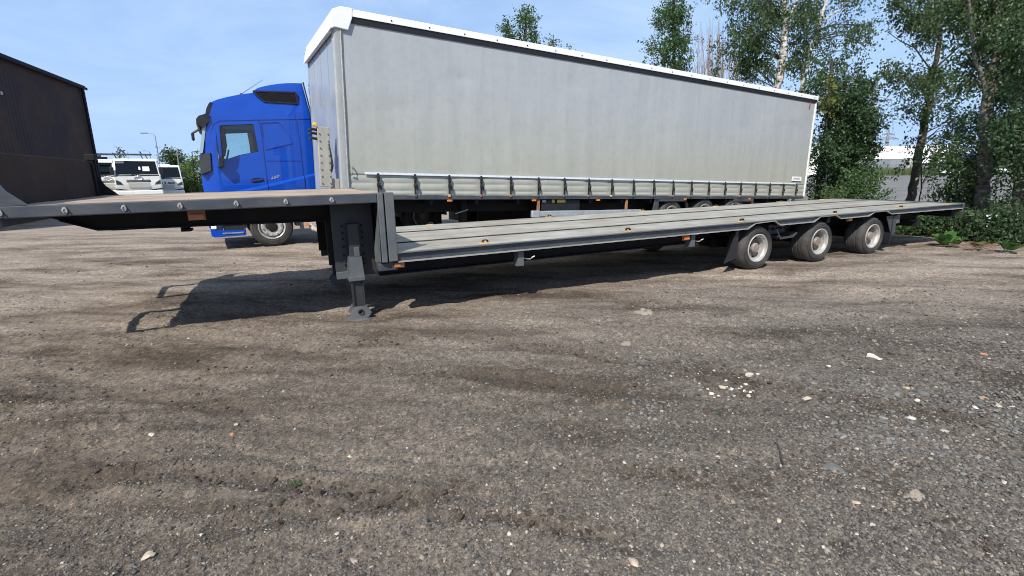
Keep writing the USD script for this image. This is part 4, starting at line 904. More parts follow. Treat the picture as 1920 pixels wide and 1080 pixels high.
    for y0, sg in ((0, -1), (W, 1)):
        yy = lambda a: y0+sg*a
        mr = P('wing_mirror', MB().prism([(-.742, 1.80), (-.705, 1.80), (-.675, 2.40), (-.70, 2.44), (-.745, 2.46), (-.752, 2.30)], yy(.03), yy(.17), 'y', .02), 'truck_blue', label='tall wing mirror in a blue shell')
        put('mirror_back', MB().prism([(-.703, 1.82), (-.645, 1.86), (-.595, 2.05), (-.595, 2.33), (-.63, 2.40), (-.673, 2.40)], yy(.04), yy(.16), 'y', .012), 'black_plastic', mr)
        put('mirror_arm', MB().prism([(-.80, 1.62), (-.70, 1.66), (-.68, 1.80), (-.72, 1.86), (-.76, 1.80)], yy(.005), yy(.20), 'y', .01), 'black_plastic', mr)
    P('front_mirror', MB().tube([(-1.03, .05, 2.35), (-1.14, .04, 2.28), (-1.15, .06, 2.2)], .02, 8).box(-1.17, -1.12, .0, .16, 2.14, 2.29, .02), 'black_plastic')
    P('kerb_mirror', MB().tube([(-1.09, .1, 1.95), (-1.2, .08, 1.93), (-1.2, .08, 1.75)], .010, 6).box(-1.215, -1.19, .03, .13, 1.66, 1.80, .01), 'black_plastic')
    # vent with ribs, handle, badge, character line panel
    vt = [(-.009, 3.125), (.78, 3.155), (.80, 2.92), (.159, 2.925), (.03, 3.05)]
    inset = lambda p, d: Polygon(p).buffer(-d)
    vq = P('side_vent', MB().prism(Polygon(vt).buffer(.006).difference(inset(vt, .022)), .02, .15, 'y'), 'black_plastic')
    rb = MB()
    for k in range(15): z = 2.94+k*.013; rb.prism(inset(vt, .02).intersection(sbox(-1, z, 2, z+.006)), .028, .10)
    put('vent_slats', rb.prism(inset(vt, .015), .05, .12), 'black_plastic', vq, kind='stuff')
    hd = P('door_handle', MB().prism(Polygon([(-.245, 1.33), (-.235, 1.40), (-.18, 1.432), (-.01, 1.425), (-.012, 1.37), (-.05, 1.335)]), -.003, .002), 'black_plastic')
    put('handle_bar', MB().prism([(-.235, 1.352), (-.235, 1.376), (-.03, 1.412), (-.02, 1.39)], -.028, -.004, 'y', .006), 'truck_blue', hd)
    tx = meshkit.text_mesh('480', .052, .006, True); v = tx.vertices.copy(); w = v[:, 0].max()
    v[:, 0] = v[:, 0]*(.165/w)+v[:, 1]*.35; vv = np.c_[.112+v[:, 0], -.004-v[:, 2]*.8, 1.385+v[:, 1]+v[:, 0]*.30]
    P('badge', MB().add(vv, tx.faces), 'chrome', label='chrome badge reading 480')
    for (s0, z0), (s1, z1) in (((-.62, 1.16), (.048, 1.302)), ((.062, 1.306), (.768, 1.466)), ((.785, 1.471), (1.05, 1.53))):
        P('lower_panel', MB().hull([(s0, .004, z0), (s1, .004, z1), (s0, -.006, z0-.003), (s1, -.006, z1-.003), (s0, -.050, z0-.036), (s1, -.050, z1-.036), (s0, -.056, z0-.06), (s1, -.056, z1-.06), (s0, -.045, 1.0), (s1, -.045, 1.0), (s0, .004, 1.0), (s1, .004, 1.0)]), 'truck_blue')
    # rear edge of fairing, air stack
    P('fairing_edge', MB().prism([(.94, 3.37), (.965, 3.37), (1.0, 3.14), (1.085, 2.66), (1.06, 2.65), (.985, 3.10)], .09, .13), 'grey_plastic')
    P('fairing_edge', MB().prism([(.94, 3.37), (.965, 3.37), (1.0, 3.14), (1.085, 2.66), (1.06, 2.65), (.985, 3.10)], W-.13, W-.09), 'grey_plastic')
    st = MB()
    for k in range(9): st.lathe([(.085, k*.19), (.095, k*.19+.02), (.095, k*.19+.13), (.085, k*.19+.15)], (1.15, .14, 1.6), 18, 'z')
    st.lathe([(.095, 1.70), (.08, 1.80), (.03, 1.84), (.001, 1.845)], (1.15, .14, 1.6), 18, 'z')
    P('air_stack', st, 'black_plastic')
    an = P('antenna_base', MB().hull([(-.27, .33, 3.05), (-.19, .33, 3.07), (-.27, .41, 3.05), (-.19, .41, 3.07), (-.215, .35, 3.115), (-.195, .39, 3.115)]), 'black_plastic')
    put('antenna_rod', MB().tube([(-.20, .37, 3.10), (.22, .37, 3.40)], [.006, .003], 6), 'black_steel', an)
    # interior
    for y in (.35, 1.25):
        P('seat', MB().box(-.35, .15, y, y+.5, 1.40, 1.56, .06).hull([(.05, y+.04, 1.5), (.20, y+.04, 1.5), (.15, y+.06, 2.2), (.27, y+.06, 2.2), (.05, y+.46, 1.5), (.20, y+.46, 1.5), (.15, y+.44, 2.2), (.27, y+.44, 2.2)]), 'seat_cloth')
    P('headrest', MB().box(.12, .24, .48, .72, 2.18, 2.36, .04), 'seat_cloth')
    P('steering_wheel', MB().tube([(-.62+.06*math.sin(a), .60+.22*math.cos(a), 1.80+.20*math.sin(a)) for a in np.linspace(0, 2*np.pi, 25)], .016, 6, False).tube([(-.62, .6, 1.8), (-.78, .6, 1.6)], .04, 8), 'black_plastic')
    P('dashboard', MB().hull([(-.98, .08, 1.36), (-.72, .08, 1.36), (-.98, .08, 1.72), (-.80, .08, 1.76), (-.70, .08, 1.66), (-.98, W-.08, 1.36), (-.72, W-.08, 1.36), (-.98, W-.08, 1.72), (-.80, W-.08, 1.76), (-.70, W-.08, 1.66)]), 'black_plastic')
    P('belt_cover', MB().box(-.19, -.11, .10, .13, 1.85, 2.32, .01), 'red_cloth')
    P('head_lining', MB().box(-.75, .9, .08, W-.08, 2.60, 2.66), 'seat_light')
    P('curtain_pelmet', MB().box(-.70, -.05, .085, .12, 2.38, 2.60, .01), 'seat_cloth')
    # lower body
    P('step_panel', MB().prism([(-1.09, .945), (1.05, .945), (1.05, .60), (.52, .60), (.52, .80), (.36, .92), (-.30, .92), (-.44, .80), (-.47, .50), (-1.05, .50)], .0, .05, 'y', .008), 'truck_blue')
    P('front_panel', MB().box(-1.10, -1.03, .05, W-.05, .45, .945, .02), 'truck_blue')
    P('bumper', MB().prism([(-1.06, .285), (-1.075, .43), (-1.04, .505), (-.86, .505), (-.86, .40), (-.48, .385), (-.455, .40), (-.455, .275), (-1.02, .265)], -.012, .10, 'y', .012), 'truck_blue', label='blue bumper corner with a bright step tread')
    P('bumper', MB().box(-1.08, -.98, .10, W-.10, .27, .47, .02).box(-1.06, -.46, W-.1, W+.01, .27, .5, .012), 'truck_blue')
    P('step_tread', MB().box(-.875, -.50, -.03, .05, .325, .352, .006), 'chrome')
    P('step_recess', MB().box(-.85, -.48, .02, .09, .386, .51), 'black_plastic')
    P('head_lamp', MB().box(-1.062, -.965, -.022, .06, .435, .50, .01), 'sign_white')
    P('step_well', MB().box(-.99, -.87, -.018, .05, .42, .495, .006), 'black_plastic')
    for y0 in (.55, 1.45): P('frame_rail', MB().box(-.8, 4.6, y0, y0+.08, .55, .80), 'black_steel')
    P('fender', MB().prism(Polygon([(.56*math.cos(a)+.04, .41+.56*math.sin(a)) for a in np.linspace(0, np.pi, 20)]+[(.48*math.cos(a)+.04, .41+.48*math.sin(a)) for a in np.linspace(np.pi, 0, 20)]), .01, .36), 'black_plastic')
    for s, r, kind in ((.04, .425, 'flat'), (3.43, .47, 'deep')):
        P('axle', MB().tube([(s, .3, r), (s, W-.3, r)], .08, 10), 'black_steel')
        for y0, sg in ((.012, 1), (W-.012, -1)):
            wx = P('wheel', MB().lathe([(.05, sg*.14), (.05, sg*.28)], (s, y0, r), 12), 'black_steel')
            c = (s, y0, r)
            if kind == 'deep':
                wheel_parts(lambda n, mb, m: put(n, mb, m, wx), c, r, .27, .52, .18, sg)
            else:
                wheel_parts(lambda n, mb, m: put(n, mb, m, wx), c, r, .262, .26, .075, sg, nuts=0, kind='flat')
                put('wheel_disc', MB().lathe([(.215, sg*.06), (.212, sg*.022), (.20, sg*.014), (.15, sg*.012), (.125, sg*.020), (.10, sg*.05)], c, 40), 'rim_silver', wx)
                nm = MB()
                for k in range(10):
                    a = 2*np.pi*(k+.3)/10; nm.lathe([(.018, sg*.014), (.018, -sg*.012), (.012, -sg*.022), (.001, -sg*.024)], (s+.178*math.cos(a), y0, r+.178*math.sin(a)), 10)
                put('wheel_nut', nm, 'chrome', wx)
                put('hub_cap', MB().lathe([(.098, sg*.05), (.098, sg*.0), (.085, -sg*.012), (.05, -sg*.016), (.001, -sg*.016)], c, 28), 'black_steel', wx)
    P('fender', MB().prism(Polygon([(.60*math.cos(a)+3.43, .48+.60*math.sin(a)) for a in np.linspace(0, np.pi, 22)]+[(.56*math.cos(a)+3.43, .48+.56*math.sin(a)) for a in np.linspace(np.pi, 0, 22)]), .0, .5), 'grey_plastic')
    P('mud_flap', MB().prism([(.575, .62), (.66, .62), (.675, .25), (.60, .24)], .02, .06), 'grey_plastic')
    P('marker_lamp', MB().box(.69, .785, -.01, .02, .405, .455, .006), 'amber')
    P('exhaust_tip', MB().tube([(.80, .10, .42), (.86, .05, .33), (.98, .02, .28)], [.05, .055, .05], 12), 'beige_pipe')
    P('battery_box', MB().box(1.0, 1.5, .03, .4, .26, .60, .01), 'post_aluminium')
    P('fuel_tank', MB().box(1.55, 2.74, .02, .55, .25, .90, .09), 'post_aluminium'); P('marker_lamp', MB().box(2.70, 2.79, .0, .02, .63, .67, .005), 'amber')
    P('tail_lamp', MB().box(4.55, 4.6, .1, .4, .7, .85, .01), 'amber_dirty')


make_blue_truck()


def make_hidden_trailer():  # unseen trailer added to keep the space under the curtain trailer dark
    M4, R3, O = frame4(-5.09, 10.41, 0, .52968, -.012, 0)
    X = thing('second_trailer', 'added second trailer whose dark underframe blocks light beneath the curtain trailer', 'trailer', M4)
    put('body', MB().box(1.75, 13.2, .0, 2.15, .98, 3.15, .03), 'container_grey', X)
    put('skirt', MB().box(4.9, 8.3, .03, .06, .30, .97).box(11.0, 13.0, .03, .06, .40, .97), 'black_plastic', X)
    put('chassis_beam', MB().box(2.0, 13.1, .45, .55, .62, .975), 'black_steel', X); put('chassis_beam', MB().box(2.0, 13.1, 1.6, 1.7, .62, .975), 'black_steel', X)
    put('pallet_box', MB().box(4.8, 8.4, .5, 1.7, .28, .615), 'black_plastic', X)
    put('landing_leg', MB().box(4.5, 4.62, .25, .37, .05, .97), 'black_steel', X); put('landing_leg', MB().box(4.5, 4.62, 1.8, 1.92, .05, .97), 'black_steel', X)
    for s in (8.9, 10.0, 11.1):
        g = .012*s
        put('axle', MB().tube([(s, .2, g+.42), (s, 1.95, g+.42)], .07, 10), 'black_steel', X)
        for y0, sg in ((.02, 1), (2.13, -1)):
            wx = put('wheel', MB().lathe([(.05, sg*.16), (.05, sg*.30)], (s, y0, g+.42), 12), 'black_steel', X)
            wheel_parts(lambda n, mb, m: put(n, mb, m, wx), (s, y0, g+.42), .42, .26, .33, .12, sg)


make_hidden_trailer()


# ------------------------------------------------------------------ parked white trucks
def white_truck(loc, rz, w, h, z0, label, emblem, rack, grille2=False):
    stick = grille2
    X = thing('white_truck', label, 'truck', loc=loc, rz=rz)

    def P(n, mb, mat, **k): return put(n, mb, mat, X, **k)
    H = w/2; zb, zs = z0, h
    zw0, zw1 = z0+(h-z0)*.48, z0+(h-z0)*.93
    side = [(.06, zb), (.0, zb+.3), (.0, zw0-.05), (.05, zw0), (.30, zw1), (.38, zw1+.06), (.60, zs-.02), (.8, zs), (1.95, zs), (2.0, zs-.1), (2.0, zb)]
    b = MB(); cs = manifold3d.CrossSection([np.array([(x, z) for x, z in side])], manifold3d.FillRule.EvenOdd)
    m = None
    for off, ins in ((-.07, 0), (-.03, .02), (-.008, .05), (0, .09)):
        e = manifold3d.Manifold.extrude(cs.offset(off, manifold3d.JoinType.Round), w-2*ins).translate((0, 0, -H+ins)); m = e if m is None else m+e
    q = m.refine_to_length(.35).to_mesh(); v = np.array(q.vert_properties)[:, :3]
    k = np.clip(v[:, 1]-zw0, 0, None); v2 = np.c_[v[:, 2]*(1-.07*k/(h-zw0)), v[:, 0], v[:, 1]]
    P('cab', b.add(v2, np.array(q.tri_verts)), 'truck_white', smooth=35)
    n = lambda t, d: (.05+(.30-.05)*t-d)
    def pane(x0, x1, t0, t1, d, th=.02, taper=.06):
        z = lambda t: zw0+(zw1-zw0)*t
        pts = [(x, n(t, d)+dd, z(t)) for t, xs in ((t0, (x0, x1)), (t1, (x0*(1-taper), x1*(1-taper)))) for x in xs for dd in (0, th)]
        return MB().hull(pts)
    P('windscreen', pane(-H+.12, H-.12, .02, .96, .012), 'dark_glass')
    P('screen_backing', pane(-H+.13, H-.13, .03, .95, -.02, .004), 'grey_plastic')  # grey tone stands in for sky reflected in the windscreen
    P('cowl', MB().box(-H+.10, H-.10, -.012, .05, zw0-.07, zw0-.015, .008), 'black_plastic')
    P('sun_strip', pane(-H+.16, -H+.60, .80, .94, .018, .004), 'print_grey')
    if stick: P('wind_sticker', pane(.30, .66, .26, .58, .016, .003, .0), 'sign_white'); P('wind_sticker', pane(.10, .20, .34, .56, .016, .003, .0), 'sign_white')
    for s in (-1, 1):
        P('wiper', MB().tube([(s*.1-.25, n(.0, .03), zw0-.02), (s*.1+.28, n(.12, .03), zw0+.10)], .012, 6), 'black_plastic')
        mi = P('wing_mirror', MB().box(s*(H+.04)-.10, s*(H+.04)+.10, -.10, .06, zw0+.02, zw0+.48, .04), 'black_plastic')
        put('mirror_arm', MB().tube([(s*(H-.08), .10, zw1-.02), (s*(H+.04), -.02, zw0+.48)], .02, 6), 'black_plastic', mi)
        P('head_lamp', MB().hull([(s*(H-.06), -.01, zb+.36), (s*(H-.42), -.012, zb+.32), (s*(H-.06), -.01, zb+.66), (s*(H-.30), -.012, zb+.52), (s*(H-.06), .08, zb+.36), (s*(H-.06), .08, zb+.66)]), 'window_glass')
        P('lamp_bowl', MB().hull([(s*(H-.08), -.004, zb+.37), (s*(H-.38), -.004, zb+.34), (s*(H-.08), -.004, zb+.62), (s*(H-.28), -.004, zb+.5), (s*(H-.08), .06, zb+.37)]), 'concrete_pale')
    zg = zb+(zw0-zb)*.52
    gb = P('grille', MB().box(-.62, .62, -.016, .02, zg, zg+.13, .006), 'black_plastic')
    put('grille_bar', MB().box(-.60, .60, -.03, -.017, zg+.055, zg+.085, .003), 'chrome', gb)
    if grille2: put('grille_bar', MB().box(-.60, .60, -.03, -.017, zg+.14, zg+.165, .003), 'chrome', gb)
    P('lower_grille', MB().box(-.56, .56, -.014, .01, zg-.34, zg-.05, .01), 'concrete_pale')
    em = MB(); ez = zg+.27 if emblem == 'wing' else zg+.065
    if emblem == 'wing':
        em.tube([(.20*math.cos(a), -.03, ez+.14*math.sin(a)) for a in np.linspace(0, 2*np.pi, 25)], .02, 6, False)
        em.tube([(-.19, -.03, ez+.02), (-.06, -.03, ez+.06), (0, -.03, ez+.12), (.06, -.03, ez+.06), (.19, -.03, ez+.02)], .016, 6).tube([(-.1, -.03, ez-.03), (.1, -.03, ez-.03)], .014, 6).box(-.02, .02, -.04, -.02, ez-.12, ez+.11)
    else:
        em.tube([(.13*math.cos(a), -.045, ez+.13*math.sin(a)) for a in np.linspace(0, 2*np.pi, 25)], .018, 6, False)
        for s in (-1, 1): em.tube([(s*.09*math.cos(a), -.045, ez+s*.09*math.sin(a)-s*.01) for a in np.linspace(-.6, 2.0, 9)], [.008]+[.022]*7+[.006], 6)
    P('emblem', em, 'chrome')
    P('bumper', MB().box(-H, H, -.10, .4, zb-.42, zb-.02, .05), 'truck_white')
    P('bumper_line', MB().hull([(-H+.02, -.05, zb+.10), (-.5, -.06, zb-.015), (.5, -.06, zb-.015), (H-.02, -.05, zb+.10), (-H+.02, -.05, zb+.05), (-.5, -.06, zb-.015), (H-.02, .0, zb+.10), (-H+.02, .0, zb+.10)]) if False else
      MB().prism([(-H+.0, zb+.12), (-.5, zb+.01), (.5, zb+.01), (H, zb+.12), (H, zb+.05), (.5, zb-.05), (-.5, zb-.05), (-H, zb+.05)], -.03, .0), 'black_plastic')
    P('cargo_box', MB().box(-H, H, 2.15, 7.5, zb, zs-.1, .03), 'truck_white')
    P('chassis', MB().box(-.4, .4, .3, 7.4, zb-.3, zb-.05), 'black_steel')
    for y in (.95, 5.6):
        for s in (-1, 1):
            wx = P('wheel', MB().lathe([(.05, 0), (.05, -s*.2)], (s*(H-.06), y, .46), 10, 'x'), 'black_steel')
            put('tyre', MB().lathe([(.26, -s*0), (.40, s*.0), (.46, -s*.04), (.46, -s*.24), (.40, -s*.28), (.26, -s*.28)], (s*(H-.02), y, .46), 24, 'x'), 'rubber', wx)
            put('rim', MB().lathe([(.26, -s*.01), (.22, -s*.08), (.001, -s*.06)], (s*(H-.02), y, .46), 20, 'x'), 'rim_silver', wx)
    if rack:
        rk = P('roof_rack', MB().box(-1.9, .95, .75, .85, h+.22, h+.30, .01).box(-1.9, .95, 1.6, 1.7, h+.22, h+.30, .01), 'dark_paint')
        lg = MB()
        for x in (-.9, .45, .7): lg.tube([(x, .8, h-.03), (x-.12, .8, h+.26)], .03, 6)
        put('rack_leg', lg, 'black_steel', rk); put('rack_arm', MB().tube([(-.45, .8, h+.30), (-.6, .8, h+.50)], .045, 6).tube([(.42, .8, h+.26), (.32, .8, h+.45)], .045, 6), 'dark_paint', rk)
    else:
        P('roof_marker', MB().box(-.5, .5, .55, .7, h-.02, h+.06, .02), 'truck_white')
    return X


c = at(260, 339, 32.2); white_truck((c[0], c[1], 0), .66, 2.42, 2.78, .80, 'white cab truck with oval emblem and roof rack between two others', 'wing', True, True)
c = at(203, 339, 33.2); lt = white_truck((c[0], c[1], 0), .70, 2.42, 2.74, .80, 'white cab truck half hidden by the dark building corner', 'wing', False)
put('light_bar', MB().box(-1.0, -.1, .9, 1.1, 2.95, 3.15, .03), 'car_blue', lt); put('roof_box', MB().box(-1.6, .2, .7, 1.2, 2.72, 2.94, .02), 'black_steel', lt)
c = at(309, 339, 38); white_truck((c[0], c[1], 0), .63, 2.30, 2.52, .66, 'white cab truck with round emblem on a black grille, right of the others', 'ring', False)


# ------------------------------------------------------------------ far right background
def warehouse():
    a = at(1480, 300, 175); b = at(1797, 300, 165); zt = at(1700, 274, 170)[2]
    d = b[:2]-a[:2]; yaw = math.atan2(d[1], d[0]); ln = np.linalg.norm(d)
    X = thing('warehouse', 'long white warehouse with small red marks far behind the lot', 'building', loc=(a[0], a[1], .5), rz=yaw)
    put('wall', MB().box(0, ln, 0, 30, 0, zt-.9), 'warehouse_white', X)
    put('roof', MB().box(-.2, ln+.2, -.2, 30.2, zt-.9, zt-.5), 'warehouse_white', X)
    for k in range(12):
        put('wall_panel', MB().box(ln*k/12+.08, ln*(k+1)/12-.08, -.10, -.001, .1, zt-1.0), 'warehouse_white', X)
    for u_, v_ in ((1643, 283), (1666, 283), (1688, 285), (1704, 283), (1783, 288), (1620, 282)):
        t = (u_-1480)/(1797-1480)*ln; z = at(u_, v_, 168)[2]-.5
        put('red_panel', MB().box(t-.5, t+.5, -.16, -.102, z-.16, z+.16), 'warehouse_red', X)


warehouse()


def yard_wall():
    Y = 92; a = at(1625, 326, Y); b = at(1692, 326, Y); e = at(1714, 326, Y+1); g = float(gh_base(a[0], Y))
    zt = at(1660, 299, Y)[2]
    X = thing('boundary_wall', 'grey sheet metal yard wall with pale end below the warehouse', 'wall', loc=(a[0], Y, g))
    ln = b[0]-a[0]
    put('sheet', MB().box(-6, ln, 0, .2, -.3, zt-g), 'container_grey', X)
    for k in range(9): put('rib', MB().box(-6+k*(ln+6)/9, -5.9+k*(ln+6)/9, -.06, -.001, -.2, zt-g-.05), 'container_grey', X)
    put('coping', MB().box(-6.1, ln+.1, -.08, .28, zt-g, zt-g+.14), 'concrete_pale', X)
    put('end_block', MB().box(ln+.02, ln+(e[0]-b[0]), -.3, .6, -.3, zt-g+.2), 'concrete_pale', X)
    X2 = thing('storage_shed', 'dark grey low shed right of the pale wall end', 'shed', loc=(e[0]+.4, Y+1, g))
    put('walls', MB().box(0, 5.5, 0, 3, -.3, zt-g-.9), 'container_grey', X2); put('roof', MB().box(-.2, 5.7, -.2, 3.2, zt-g-.9, zt-g-.7), 'roof_dark', X2)
    X3 = thing('mesh_fence', 'thin green mesh fence along the far edge of the lot', 'fence', loc=(a[0]-4, Y-2.0, g))
    n = 16; st = 2.05
    for k in range(n): put('post', MB().box(k*st-.05, k*st+.05, -.05, .05, -.3, 2.0), 'fence_green', X3)
    wr = MB()
    for z in np.linspace(.1, 1.95, 9): wr.box(0, (n-1)*st, -.008, .008, z, z+.016)
    for q in np.arange(0, (n-1)*st, .25): wr.box(q, q+.014, -.010, .010, .1, 1.95)
    put('wire_mesh', wr, 'fence_green', X3)


yard_wall()


def pylon(u0, vtop, Y, label, arms):
    top = at(u0, vtop, Y); H = top[2]+1; X = thing('pylon', label, 'pylon', loc=(top[0], Y, -1))
    m = MB(); t = max(.10, Y*.0009)
    wid = lambda z: max(.5, H*.13*(1-z/H)**1.25+.6)
    zs = np.linspace(0, H, 10)
    for sx in (-1, 1):
        for sy in (-1, 1): m.tube([(sx*wid(z)/2, sy*wid(z)/2, z) for z in zs], t, 4)
    for k in range(9):
        a, b = zs[k], zs[k+1]; wa, wb = wid(a)/2, wid(b)/2
        for sy in (-1, 1):
            m.tube([(-wa, sy*wa, a), (wb, sy*wb, b)], t*.7, 4).tube([(wa, sy*wa, a), (-wb, sy*wb, b)], t*.7, 4).tube([(-wb, sy*wb, b), (wb, sy*wb, b)], t*.7, 4)
            m.tube([(sy*wa, -wa, a), (sy*wb, wb, b)], t*.7, 4)
    put('lattice_mast', m, 'pylon_steel', X, smooth=False)
    for fz, half in arms:
        z = H*fz; a = MB().tube([(-half, 0, z), (half, 0, z)], t, 4).tube([(-half, 0, z), (0, 0, z+half*.22)], t*.8, 4).tube([(half, 0, z), (0, 0, z+half*.22)], t*.8, 4)
        for s in (-1, -.6, .6, 1): a.tube([(s*half, 0, z), (s*half, 0, z-H*.03)], t*.8, 4)
        put('cross_arm', a, 'pylon_steel', X, smooth=False)
    return [np.array([top[0]+s*h, Y, H*f-1-H*.03]) for f, h in arms for s in (-1, 1)]


e1 = pylon(1644, 150, 230, 'taller lattice power pylon rising behind the dark bush', ((.80, 8.0), (.64, 9.5), (.93, 4)))
e2 = pylon(1667, 243, 430, 'smaller lattice power pylon farther off over the warehouse', ((.80, 9.0), (.9, 5)))
wires = thing('power_lines', 'thin power lines running from the pylons', 'power line')
for p0, p1 in list(zip(e1[:4], e2[:4]))+[(p, p+np.array([260, -40, -6])) for p in e1[:4]]:
    t = np.linspace(0, 1, 24)[:, None]; q = p0*(1-t)+p1*t; q[:, 2] -= 4*np.linalg.norm(p1-p0)*.018*(t*(1-t))[:, 0]
    put('wire', MB().tube(q, .05, 4), 'pylon_steel', wires, smooth=False)


def car(loc, rz, mat, label, van=False, group=None):
    X = thing('parked_car', label, 'car', loc=loc, rz=rz, group=group)
    Ln, Wd, h = 4.3, 1.76, 1.46
    prof = [(0, .35), (.05, .62), (.25, .74), (1.05, .88), (1.75, h-.04), (2.2, h), (3.2, h-.03), (3.9, .98), (4.25, .92), (4.3, .5), (4.2, .3), (.15, .28)]
    put('body', MB().prism(prof, -Wd/2, Wd/2, 'y', .06), mat, X)
    gl = [(1.2, .93), (1.80, h-.10), (2.25, h-.07), (3.1, h-.10), (3.65, .98)]
    put('side_glass', MB().prism(gl, -Wd/2-.004, -Wd/2+.003).prism(gl, Wd/2-.003, Wd/2+.004), 'dark_glass', X)
    put('glass_backing', MB().prism(gl, -Wd/2-.0035, -Wd/2+.0025), 'black_plastic', X)
    put('windscreen', MB().hull([(1.08, y, .90) for y in (-.78, .78)]+[(1.74, y, h-.06) for y in (-.66, .66)]+[(1.06, y, .90) for y in (-.78, .78)]+[(1.72, y, h-.05) for y in (-.66, .66)]), 'black_plastic', X)
    for x in (.85, 3.45):
        for s in (-1, 1):
            wq = put('wheel', MB().lathe([(.20, s*.0), (.30, s*.0), (.32, -s*.03), (.32, -s*.18), (.2, -s*.2)], (x, s*(Wd/2+.008), .32), 20), 'rubber', X)
            put('rim', MB().lathe([(.20, -s*.01), (.12, -s*.03), (.001, -s*.02)], (x, s*(Wd/2+.008), .32), 16), 'rim_silver', wq)
    for s in (-1, 1):
        put('head_lamp', MB().box(.02, .2, s*.55, s*.82, .60, .72, .03), 'window_glass', X); put('tail_lamp', MB().box(4.2, 4.305, s*.5, s*.82, .72, .9, .02), 'warehouse_red', X)


for k, (u_, Y, m, lab, rz) in enumerate(((1770, 84, 'car_white', 'white car with an orange car behind it at the far lot edge', .25), (1789, 79, 'car_white', 'white car parked nearest the lot in front of the others', .6), (1852, 84, 'car_white', 'white car seen just right of the big birch trunk', .2),
                             (1880, 85, 'car_white', 'white car second to the right of the big birch trunk', .2), (1905, 84, 'car_white', 'white car at the right edge of the picture beyond the trees', .3), (1788, 89, 'car_orange', 'orange car behind the white ones at the far lot edge', .1))):
    q = at(u_, 322, Y); car((q[0], Y, float(gh_base(q[0], Y))+.06), rz, m, lab)
q = at(1800, 300, 97)
bx = thing('dark_lorry', 'dark blue box lorry behind the parked cars', 'lorry', loc=(q[0], 97, float(gh_base(q[0], 97))))
put('cargo_box', MB().box(0, 9.5, 0, 2.5, .9, 3.9, .05), 'car_blue', bx); put('cab', MB().box(9.7, 11.6, 0, 2.5, .6, 3.0, .15), 'car_blue', bx)
for x in (1.2, 2.4, 10.6):
    for y in (-.01, 2.25): put('wheel', MB().lathe([(.001, 0), (.5, 0), (.5, .26), (.001, .26)], (x, y, .5), 18), 'rubber', bx)
put('lamp_row', MB().box(.2, 1.6, -.02, -.002, 1.0, 1.25), 'amber', bx)


# ------------------------------------------------------------------ plants
def leaves(cent, size, droop=.3, r=None, aspect=.62):
    """Folded diamond leaves at the given centres."""
    r = r or rng; n = len(cent)
    d = r.normal(size=(n, 3)); d[:, 2] -= droop*1.6; d /= np.linalg.norm(d, axis=1)[:, None]
    a = np.cross(d, r.normal(size=(n, 3))); a /= np.linalg.norm(a, axis=1)[:, None]+1e-9
    nn = np.cross(a, d)
    s = size*r.uniform(.65, 1.25, n)[:, None]
    p0 = cent-d*s*.5; p2 = cent+d*s*.5; m = cent-d*s*.05
    p1 = m+a*s*aspect*.5+nn*s*.10; p3 = m-a*s*aspect*.5+nn*s*.10
    v = np.stack([p0, p1, p2, p3], 1).reshape(-1, 3); i = np.arange(n)[:, None]*4
    f = np.concatenate([i+[0, 1, 2], i+[0, 2, 3]])
    return v, f


def twig_leaves(c, rad, n_twig, per, size, droop, r, twig_len=.45):
    """Leaf clusters strung on short twigs inside an ellipsoid."""
    q = r.normal(size=(n_twig, 3)); q /= np.linalg.norm(q, axis=1)[:, None]; q *= r.uniform(0, 1, n_twig)[:, None]**.45
    st = c+q*rad
    d = q*.6+r.normal(size=(n_twig, 3))*.7; d[:, 2] -= droop; d /= np.linalg.norm(d, axis=1)[:, None]
    t = r.uniform(0, 1, (n_twig, per, 1)); ln = twig_len*r.uniform(.6, 1.4, (n_twig, 1, 1))
    p = st[:, None]+d[:, None]*t*ln+np.array([0, 0, -1])*(t*ln)**2*droop*.6+r.normal(size=(n_twig, per, 3))*size*.55
    return leaves(p.reshape(-1, 3), size, droop, r), st


